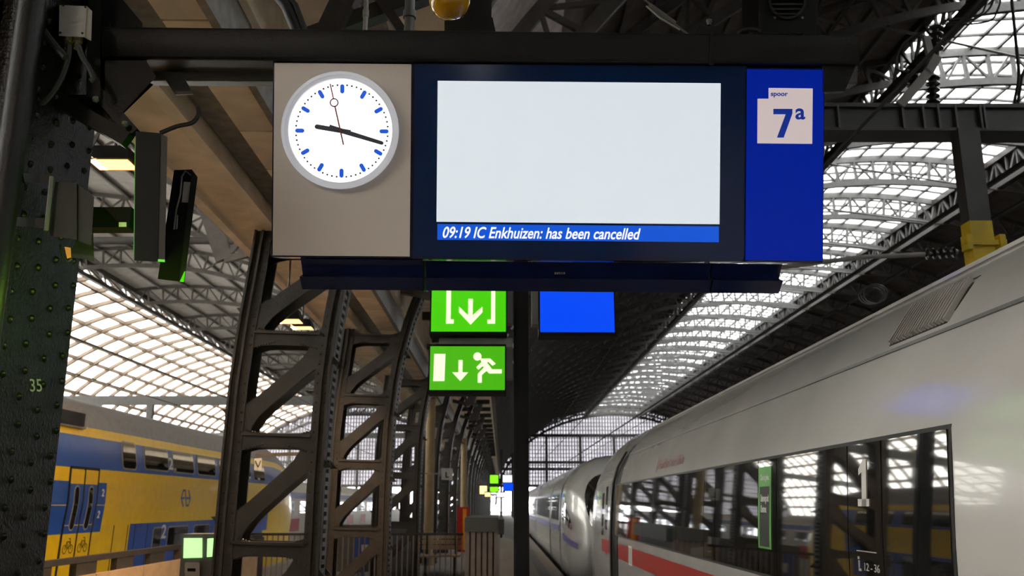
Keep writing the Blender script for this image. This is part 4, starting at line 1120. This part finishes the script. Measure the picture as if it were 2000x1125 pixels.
rm_ = MB().prism([(937, 701), (957, 701), (968, 711), (962, 715), (953, 707), (951, 709), (961, 722), (980, 722), (980, 730), (955, 730), (950, 725), (941, 733), (941, 748), (933, 748), (933, 731), (945, 718), (942, 716), (934, 723), (930, 718), (940, 708)], f2, 0, 0.004)
part('running_figure', rm_, M['pict'], s2)
s3, f3 = litsign('blue_sign', 'plain blue lit sign on the right of the slim post', 'sign', 1055, 530, 1200, 649, M['bluelit'], (1038, 1120, 500, 637))
# cross arm holding them
single('sign_crossbar', 'dark horizontal bar behind the lit signs', 'bar', MB().box(at(850, 560, Y=YP+0.15).x, at(1190, 560, Y=YP+0.15).x, YP+0.12, YP+0.18, at(1000, 545, Y=YP).z, at(1000, 530, Y=YP).z), M['black'])

# ------------------------------------------------------------------ catenary gantry on the right
GY = 10.2
gt = thing('catenary_gantry', 'grey steel gantry beam with drop post whose lower end is yellow, upper right', 'gantry', (5.6, GY, -0.8))
gz1, gz0 = at(1800, 207, Y=GY).z, at(1800, 272, Y=GY).z
part('crossbeam', MB().box(0.6, 12.2, GY, GY+0.3, gz0+0.12, gz1-0.02).box(0.6, 12.2, GY-0.04, GY+0.34, gz1-0.03, gz1+0.02).box(0.6, 12.2, GY-0.04, GY+0.34, gz0+0.1, gz0+0.14), M['gantry'], gt)
for x in (1638, 1764, 1804, 1834, 1868, 1916, 1924):
    a_ = at(x, 240, Y=GY-0.02).x; part('stiffener', MB().box(a_-0.012, a_+0.012, GY-0.05, GY, gz0+0.12, gz1), M['greymetal'], gt)
p1, p2, p3 = at(1888, 275, Y=GY), at(1898, 435, Y=GY), at(1904, 518, Y=GY)
part('drop_post', MB().box(p1.x-0.13, p1.x+0.13, GY-0.08, GY+0.12, p2.z, gz0+0.12), M['gantry'], gt)
part('post_tip', MB().box(p1.x-0.135, p1.x+0.135, GY-0.085, GY+0.125, p3.z, p2.z), M['yellow'], gt, label='yellow painted lower end')
mb = MB().box(p1.x-0.24, p1.x+0.26, GY-0.12, GY-0.07, p3.z+0.22, p3.z+0.28).box(p1.x-0.22, p1.x-0.15, GY-0.14, GY, p3.z+0.16, p3.z+0.34).box(p1.x+0.17, p1.x+0.24, GY-0.14, GY, p3.z+0.16, p3.z+0.34)
part('clamp', mb, M['yellow'], gt)
part('far_post', MB().box(11.9, 12.2, GY-0.05, GY+0.3, -0.8, gz1), M['gantry'], gt)
def insulator(mb, p, q, r0, n):
    p, q = V(p), V(q); L = (q-p).length; prof = [(r0*0.45, 0)]
    for k in range(n):
        h = L*(k+0.3)/n; prof += [(r0*0.5, h), (r0, h+L*0.25/n), (r0*0.95, h+L*0.4/n), (r0*0.45, h+L*0.5/n)]
    prof.append((r0*0.45, L)); return mb.lathe(p, q-p, prof, 16)
ra = thing('registration_arm', 'pale tube arm with ribbed insulator reaching left from the yellow post end', 'arm', at(1700, 500, Y=GY-0.1))
part('tube', MB().tube([at(1806, 497, Y=GY-0.1), at(1690, 502, Y=GY-0.1), at(1590, 514, Y=GY-0.1), at(1500, 524, Y=GY-0.1)], 0.028, 10), M['jbox'], ra, True)
part('insulator', insulator(MB(), at(1870, 492, Y=GY-0.1), at(1806, 497, Y=GY-0.1), 0.065, 5), M['ceramic'], ra, True)
pi = thing('post_insulator', 'ribbed dark insulator standing upright on the gantry, taller one', 'insulator', at(1828, 205, Y=GY+0.1))
part('ribs', insulator(MB(), at(1828, 103, Y=GY+0.1), at(1828, 50, Y=GY+0.1), 0.09, 4), M['ceramic'], pi, True)
part('stem', MB().tube([at(1828, 120, Y=GY+0.1), at(1828, 98, Y=GY+0.1)], 0.04, 8), M['darkgrey'], pi)
for lab, x, y0_, y1_ in (('ribbed dark insulator on the gantry under the upright arm, right of the pair', 1822, 202, 148), ('ribbed dark insulator on the gantry, left of the pair', 1782, 168, 130)):
    q_ = single('post_insulator', lab, 'insulator', insulator(MB(), at(x, y0_+5, Y=GY+0.15), at(x, y1_, Y=GY+0.15), 0.085 if x > 1800 else 0.07, 5), M['ceramic'], True)
single('switch_gear', 'dark block of switch gear sitting on the gantry beam', 'box', MB().prism([(1790, 110), (1812, 112), (1812, 145), (1790, 142)], pf3(GY+0.1), 0, 0.15), M['darkgrey'])
single('diagonal_strut', 'bent grey strut rising from the gantry to the tall insulator', 'strut', MB().bar(at(1756, 207, Y=GY-0.02), at(1812, 142, Y=GY-0.02), 0.11, 0.10, (0, 1, 0)).bar(at(1811, 144, Y=GY-0.02), at(1829, 112, Y=GY-0.02), 0.11, 0.10, (0, 1, 0)).bar(at(1822, 130, Y=GY-0.02), at(1808, 72, Y=GY-0.02), 0.08, 0.06, (0, 1, 0)), M['jbox'])
for k, pts in enumerate(([(1850, 45), (1900, 38), (1930, 20), (1945, -10)], [(1845, 40), (1910, 30), (1925, 10), (1930, -10)], [(1850, 50), (1930, 42), (1950, 15), (1955, -8)])):
    cable('black cable leaving the tall insulator to the upper right, %s of three' % ('lowest', 'highest', 'middle')[k], pts, 0.012, GY)
cable('black cable curving from the switch gear over to the left insulator', [(1830, 50), (1770, 80), (1752, 110), (1752, 135), (1775, 142)], 0.014, GY)
cable('black cable loop hanging at the upper right corner', [(1975, -10), (1985, 90), (1990, 150), (1982, 195), (1988, 200), (1996, 150), (2010, 120)], 0.02, GY)
for k, (x, z, lab) in enumerate(((ICX, 4.95, 'contact wire above the white train'), (ICX+0.1, 6.3, 'carrier wire above the white train'), (7.9, 6.15, 'thin carrier wire of the far right track, upper'), (7.9, 4.95, 'thin contact wire of the far right track, lower'), (9.0, 7.4, 'feeder line running under the right roof'), (-8.7, 4.95, 'contact wire above the yellow train'), (-8.7, 6.1, 'carrier wire above the yellow train'), (-13.2, 5.6, 'wire over the track behind the yellow train'))):
    single('overhead_wire', lab, 'wire', MB().tube([(x, -8, z), (x, YEND-2, z)], 0.016 if k != 4 else 0.05, 6), M['cable'])
for k in range(12):
    y = 14+k*9.0
    single('dropper', 'thin vertical dropper wire above the white train, %s from the camera' % ['nearest', 'second', 'third', 'fourth', 'fifth', 'sixth', 'seventh', 'eighth', 'ninth', 'tenth', 'eleventh', 'farthest'][k], 'wire', MB().tube([(ICX+0.05, y, 4.95), (ICX+0.1, y, 6.3)], 0.008, 5), M['cable'], group='droppers of the overhead line')
# coiled wire
mb = MB()
for k in range(3): mb.tube([at(1700+24*math.cos(t*PI/8)+k*5, 578+(17+k)*math.sin(t*PI/8)-k*2, Y=14) for t in range(17)], 0.012, 5)
single('wire_coil', 'loose coil of wire hanging under the dark right roof', 'wire', mb, M['roofsteel_light'])

# left hall cross pipe and distant portals
mb = MB().tube([at(150, 470, Y=16.4), at(640, 470, Y=16.4)], 0.075, 12)
single('cross_pipe', 'pale horizontal pipe under the left roof behind the light boxes', 'pipe', mb, M['roofsteel_light'], True)
for k, (yy, zt, lab) in enumerate(((62, 8.3, 'pale gantry beam across the tracks behind the yellow train, nearer one'), (110, 9.5, 'distant gantry beam across the left tracks'))):
    r_ = thing('portal_gantry', lab, 'gantry', (-25, yy, -0.8))
    part('beam', MB().box(-44, -3.4, yy, yy+0.5, zt, zt+0.6), M['roofsteel_light'], r_)
    for x in (-43.5, -24, -11, -4): part('post', MB().box(x-0.2, x+0.2, yy+0.05, yy+0.45, -0.8, zt), M['roofsteel_light'], r_)

# warm flood lights
def flood(px, py, wpx, Y, label):
    c_ = at(px, py, Y=Y); wd = wpx/FPX*Y*1.03
    r_ = thing('flood_light', label, 'lamp', c_)
    def fn(a, b, d): return (c_.x+a*wd, c_.y+b*wd, c_.z+d*wd)
    part('housing', MB().add([fn(-0.55, -0.4, 0.02), fn(0.55, -0.4, 0.02), fn(0.55, 0.4, 0.0), fn(-0.55, 0.4, 0.0), fn(-0.4, -0.3, 0.4), fn(0.4, -0.3, 0.4), fn(0.4, 0.3, 0.4), fn(-0.4, 0.3, 0.4)],
         [(4, 5, 6, 7), (0, 4, 7, 3), (1, 2, 6, 5), (0, 1, 5, 4), (2, 3, 7, 6), (0, 3, 2, 1)]), M['blackmatte'], r_)
    part('lit_glass', MB().prism([(-0.48, -0.33), (0.48, -0.33), (0.48, 0.33), (-0.48, 0.33)], fn, -0.01, 0.012), M['warm'], r_)
    part('hanger', MB().tube([c_+V((0, 0, 0.3*wd)), (c_.x, c_.y, 5.0)], 0.012, 6), M['cable'], r_)
    L = bpy.data.lights.new('flood_light_lamp', 'AREA'); L.energy = 160 if Y > 10 else 60; L.color = (1, 0.68, 0.38); L.size = wd*0.8
    o = bpy.data.objects.new('flood_light_lamp', L); COL.objects.link(o); o.location = c_-V((0.04, 0, 0.03*wd+0.03)); o.rotation_euler = (0, math.radians(38), 0)
flood(222, 322, 80, 6.4, 'warm lit flood light under the cream girder, left beside the black column')
flood(560, 628, 56, 11.2, 'warm lit flood light behind the first truss column, left of the pair')
flood(590, 641, 40, 12.2, 'warm lit flood light behind the first truss column, right of the pair')
flood(700, 560, 36, 14.5, 'small flood light under the ceiling band farther along')

def fill_lamp(x, y, label):  # unseen lamps added behind the camera as front fill
    wd = 0.36; c_ = V((x, y, 4.35)); r_ = thing('flood_light', label, 'lamp', c_)
    part('housing', MB().box(x-0.2, x+0.2, y-0.15, y+0.15, 4.36, 4.50), M['blackmatte'], r_)
    part('lit_glass', MB().box(x-0.17, x+0.17, y-0.12, y+0.12, 4.345, 4.36), M['warm'], r_)
    part('hanger', MB().tube([(x, y, 4.5), (x, y, 4.66)], 0.012, 6), M['cable'], r_)
    L = bpy.data.lights.new('flood_light_lamp', 'AREA'); L.energy = 130; L.color = (1, 0.80, 0.60); L.size = 0.3
    o = bpy.data.objects.new('flood_light_lamp', L); COL.objects.link(o); o.location = (x, y, 4.33)
for y_, lab_ in ((-1.5, 'added unseen fill light under the girder just behind the photographer'), (-7.5, 'added unseen fill light under the girder, second behind the photographer')):
    fill_lamp(-2.6, y_, lab_)
# ------------------------------------------------------------------ platform furniture
# card reader
rd = thing('card_reader', 'grey card reader post with glowing green screens, lower left', 'machine', (at(387, 1100, Y=10).x, 10, 0))
rx0, rx1 = at(352, 1100, Y=10).x, at(418, 1100, Y=10).x; rz = at(387, 1043, Y=10).z
part('body', MB().box(rx0, rx1, 10, 10.35, 0, rz), M['greymetal'], rd)
fnr = lambda a, b, d: at(a, b, Y=9.99-d)
part('screen', MB().prism([(359, 1051), (395, 1051), (395, 1089), (358, 1090)], fnr, 0, 0.01), M['greenlamp'], rd)
part('side_screen', MB().prism([(405, 1052), (417, 1051), (416, 1087), (404, 1088)], fnr, 0, 0.01), M['greenlamp'], rd)
part('reader_pad', MB().prism(rrect(361, 1098, 390, 1135, 4), fnr, 0, 0.04), M['jbox'], rd)
part('slot', MB().prism([(366, 1110), (382, 1110), (382, 1116), (366, 1116)], fnr, 0.04, 0.045), M['blackmatte'], rd)
# low barrier on the left
br = thing('platform_barrier', 'long low barrier with dark top rail and tan boards, in front of the yellow train', 'barrier', (-5.0, 14, 0))
part('top_rail', MB().bar((-5.0, 4, 1.02), (-5.0, 19.5, 1.02), 0.08, 0.07), M['steel'], br)
y = 4.2
while y < 19.5:
    part('upright', MB().box(-5.05, -4.97, y, y+0.55, 0.0, 1.0), M['steel'], br); y += 1.15
y = 4.0
while y < 19:
    part('board', MB().box(-4.96, -4.90, y+0.01, y+1.49, 0.08, 0.84), M['tan'], br); y += 1.5
# bar fence
YF = 20.0
fx0, fx1 = at(470, 1040, Y=YF).x, at(905, 1040, Y=YF).x; fz = at(800, 1041, Y=YF).z
fc_ = thing('bar_fence', 'brown vertical bar fence around the stairwell behind the truss columns', 'fence', ((fx0+fx1)/2, YF, 0))
part('top_rail', MB().box(fx0, fx1, YF-0.03, YF+0.03, fz-0.05, fz), M['steel'], fc_)
part('bottom_rail', MB().box(fx0, fx1, YF-0.02, YF+0.02, 0.08, 0.13), M['steel'], fc_)
M['fencebar'] = mat('brown_bar', (0.24, 0.19, 0.16), 0.5)
bme = MB().box(-0.012, 0.012, -0.012, 0.012, 0.0, fz-0.05).mesh('bar', M['fencebar'])
x = fx0
while x < fx1:
    piece('bar', bme, fc_, (x-(fx0+fx1)/2, 0, 0)); x += 0.115
# stair housing
bx0, bx1 = at(907, 1050, Y=19.0).x, at(973, 1050, Y=19.0).x
z1, z0 = at(940, 1011, Y=19).z, at(940, 1039, Y=19).z
st_ = thing('stair_housing', 'grey stairwell housing with slatted brown side, beside the middle post', 'housing', ((bx0+bx1)/2, 19.5, 0))
part('cap', MB().box(bx0, bx1, 19, 24, z0, z1).box(bx1, bx1+0.12, 19.3, 24, z0-0.06, z1-0.04), M['greymetal'], st_)
k = 0; x = bx0
while x < bx1-0.02:
    part('slat', MB().box(x+0.01, x+0.10, 19.05, 19.12, 0, z0), M['fencebar'], st_); x += 0.118
part('core', MB().box(bx0+0.02, bx1-0.02, 19.14, 24, 0, z0), M['steel'], st_)
wd_ = thing('wedge_panel', 'light grey sloping sheet panel between stair housing and middle post', 'panel', at(990, 1120, Y=16))
pw = pf3(16.0)
part('sheet', MB().prism([(977, 1050), (1003, 1056), (1006, 1180), (976, 1180)], pw, 0, 0.05), M['jbox'], wd_)
for k in range(6):
    y_ = 1062+k*13; part('rib', MB().prism([(978, y_), (1003, y_+3), (1003, y_+5), (978, y_+2)], pw, -0.01, 0), M['jbox'], wd_)
# panels behind fence
ip = thing('notice_board', 'blue notice board with a white sheet behind the bar fence', 'sign', at(713, 1140, Y=22))
part('board', MB().prism([(690, 1045), (736, 1045), (736, 1088), (690, 1088)], pf3(22), 0, 0.1).prism([(706, 1088), (712, 1088), (712, 1140), (706, 1140)], pf3(22), 0, 0.1), M['nsblue'], ip)
part('sheet', MB().prism([(706, 1064), (722, 1064), (722, 1082), (706, 1082)], pf3(21.95), 0, 0.02), M['white'], ip)
single('grey_cabinet', 'grey corrugated cabinet behind the bar fence, left of the tan bench', 'cabinet', MB().box(at(655, 1090, Y=24).x, at(815, 1090, Y=24).x, 24, 24.6, 0, 1.15), M['greymetal'])
bn = thing('bench', 'tan wooden bench beyond the bar fence', 'bench', (at(850, 1100, Y=22).x, 23, 0))
bxa, bxb = at(815, 1100, Y=22).x, at(895, 1100, Y=22).x
for k in range(4): part('seat_slat', MB().box(bxa, bxb, 22.6+k*0.14, 22.72+k*0.14, 0.43, 0.47), M['tan'], bn)
for k in range(3): part('back_slat', MB().box(bxa, bxb, 23.2, 23.24, 0.58+k*0.13, 0.68+k*0.13), M['tan'], bn)
for x in (bxa+0.1, bxb-0.15): part('leg', MB().box(x, x+0.05, 22.65, 23.15, 0, 0.43).box(x, x+0.05, 23.16, 23.2, 0, 0.95), M['steel'], bn)
# small letter sign
ls = thing('letter_sign', 'small pale square sign with letter L hanging by the truss columns', 'sign', at(873, 937, Y=21))
part('plate', MB().prism([(862, 914), (884, 915), (884, 938), (862, 937)], pf3(21), 0, 0.03), M['jbox'], ls)
part('letter', textmb('L', lambda a, b, d: at(a, b, Y=20.995-d), (870, 922, 877, 933), 0, 0.004, bold=0.03), M['blackmatte'], ls)
part('hanger', MB().bar(at(863, 925, Y=21.04), at(822, 925, Y=21.5), 0.03, 0.03), M['steel'], ls)
# speed sign behind first truss column
fs = thing('arrow_sign', 'small white plate with a dark V mark, hanging behind the first truss column', 'sign', at(503, 915, Y=13))
part('arm', MB().bar(at(500, 889, Y=13), at(600, 886, Y=13), 0.04, 0.05), M['steel'], fs)
part('plate', MB().prism([(497, 895), (511, 895), (511, 917), (497, 917)], pf3(12.98), 0, 0.02), M['jbox'], fs)
part('mark', MB().strip([(499, 900), (504, 912), (509, 900)], 1.6, pf3(12.97), 0, 0.005), M['blackmatte'], fs)
# distant lit signs
def far_sign(label, x0, y0, x1, y1, m, Y=48):
    a_, b_ = at(x0, y1, Y=Y), at(x1, y0, Y=Y)
    r_ = thing('lit_sign', label, 'sign', (a_.x, Y, a_.z))
    part('case', MB().box(a_.x-0.03, b_.x+0.03, Y+0.02, Y+0.2, a_.z-0.05, b_.z+0.05), M['blackmatte'], r_)
    part('face', MB().box(a_.x, b_.x, Y, Y+0.03, a_.z, b_.z), m, r_)
    xp = at(979, 985, Y=48).x; zm = (a_.z+b_.z)/2; e_ = b_.x if b_.x < xp else a_.x
    part('bracket', MB().box(e_, xp+(-0.07 if e_ < xp else 0.07), Y+0.08, 48.14, zm-0.04, zm+0.04), M['blackmatte'], r_)
    return r_
M['yellowlit'] = mat('lit_yellow', (0.5, 0.4, 0.1), 0.4, emit=1.6, ecol='fff0a0', var=0)
M['whitelit'] = mat('lit_white', (0.5, 0.5, 0.5), 0.4, emit=1.1, ecol='f4f6ff', var=0)
M['greenfar'] = mat('lit_green_far', (0.02, 0.25, 0.0), 0.35, emit=1.5, ecol='80e020', var=0)
far_sign('distant green lit sign, upper of the cluster near the track end', 957, 928, 973, 944, M['greenfar'])
far_sign('distant green lit sign, lower of the cluster near the track end', 957, 951, 973, 961, M['greenfar'])
far_sign('distant yellow lit sign, wide one at the left of the cluster', 937, 949, 951, 965, M['yellowlit'])
far_sign('distant small yellow lit sign beneath the green ones', 947, 962, 958, 970, M['yellowlit'], 46)
far_sign('distant white and blue lit display in the cluster', 982, 928, 1000, 942, M['whitelit'])
far_sign('distant blue lit display at the right of the cluster', 983, 944, 1002, 958, M['bluelit'])
far_sign('distant low white lit sign in the cluster', 970, 962, 986, 971, M['whitelit'], 46)
single('far_sign_post', 'thin dark post carrying the distant lit signs', 'post', MB().box(at(979, 985, Y=48).x-0.06, at(979, 985, Y=48).x+0.06, 48.1, 48.2, 0, 4.5), M['steel'])
single('red_kiosk', 'small red and grey kiosk beyond the stair housing', 'kiosk', MB().prism([(893, 990), (916, 990), (916, 1079), (893, 1079)], pf3(34), 0, 0.6), M['red'])
single('yellow_bin', 'yellow ticket pillar beside the red kiosk', 'machine', MB().prism([(904, 994), (911, 994), (911, 1074), (904, 1074)], pf3(33.5), 0, 0.3), M['orange'])
for k, (Y_, px) in enumerate(((26.5, 838), (43, 905))):
    a_ = at(px, 985, Y=Y_)
    single('cream_pillar', ('round cream pillar behind the third truss column', 'farther round cream pillar in the row')[k], 'pillar', MB().lathe((a_.x, Y_, 0), (0, 0, 1), [(0.17, 0), (0.17, 0.3), (0.135, 0.34), (0.135, 4.6), (0.17, 4.7)], 20), M['pillar'], True)
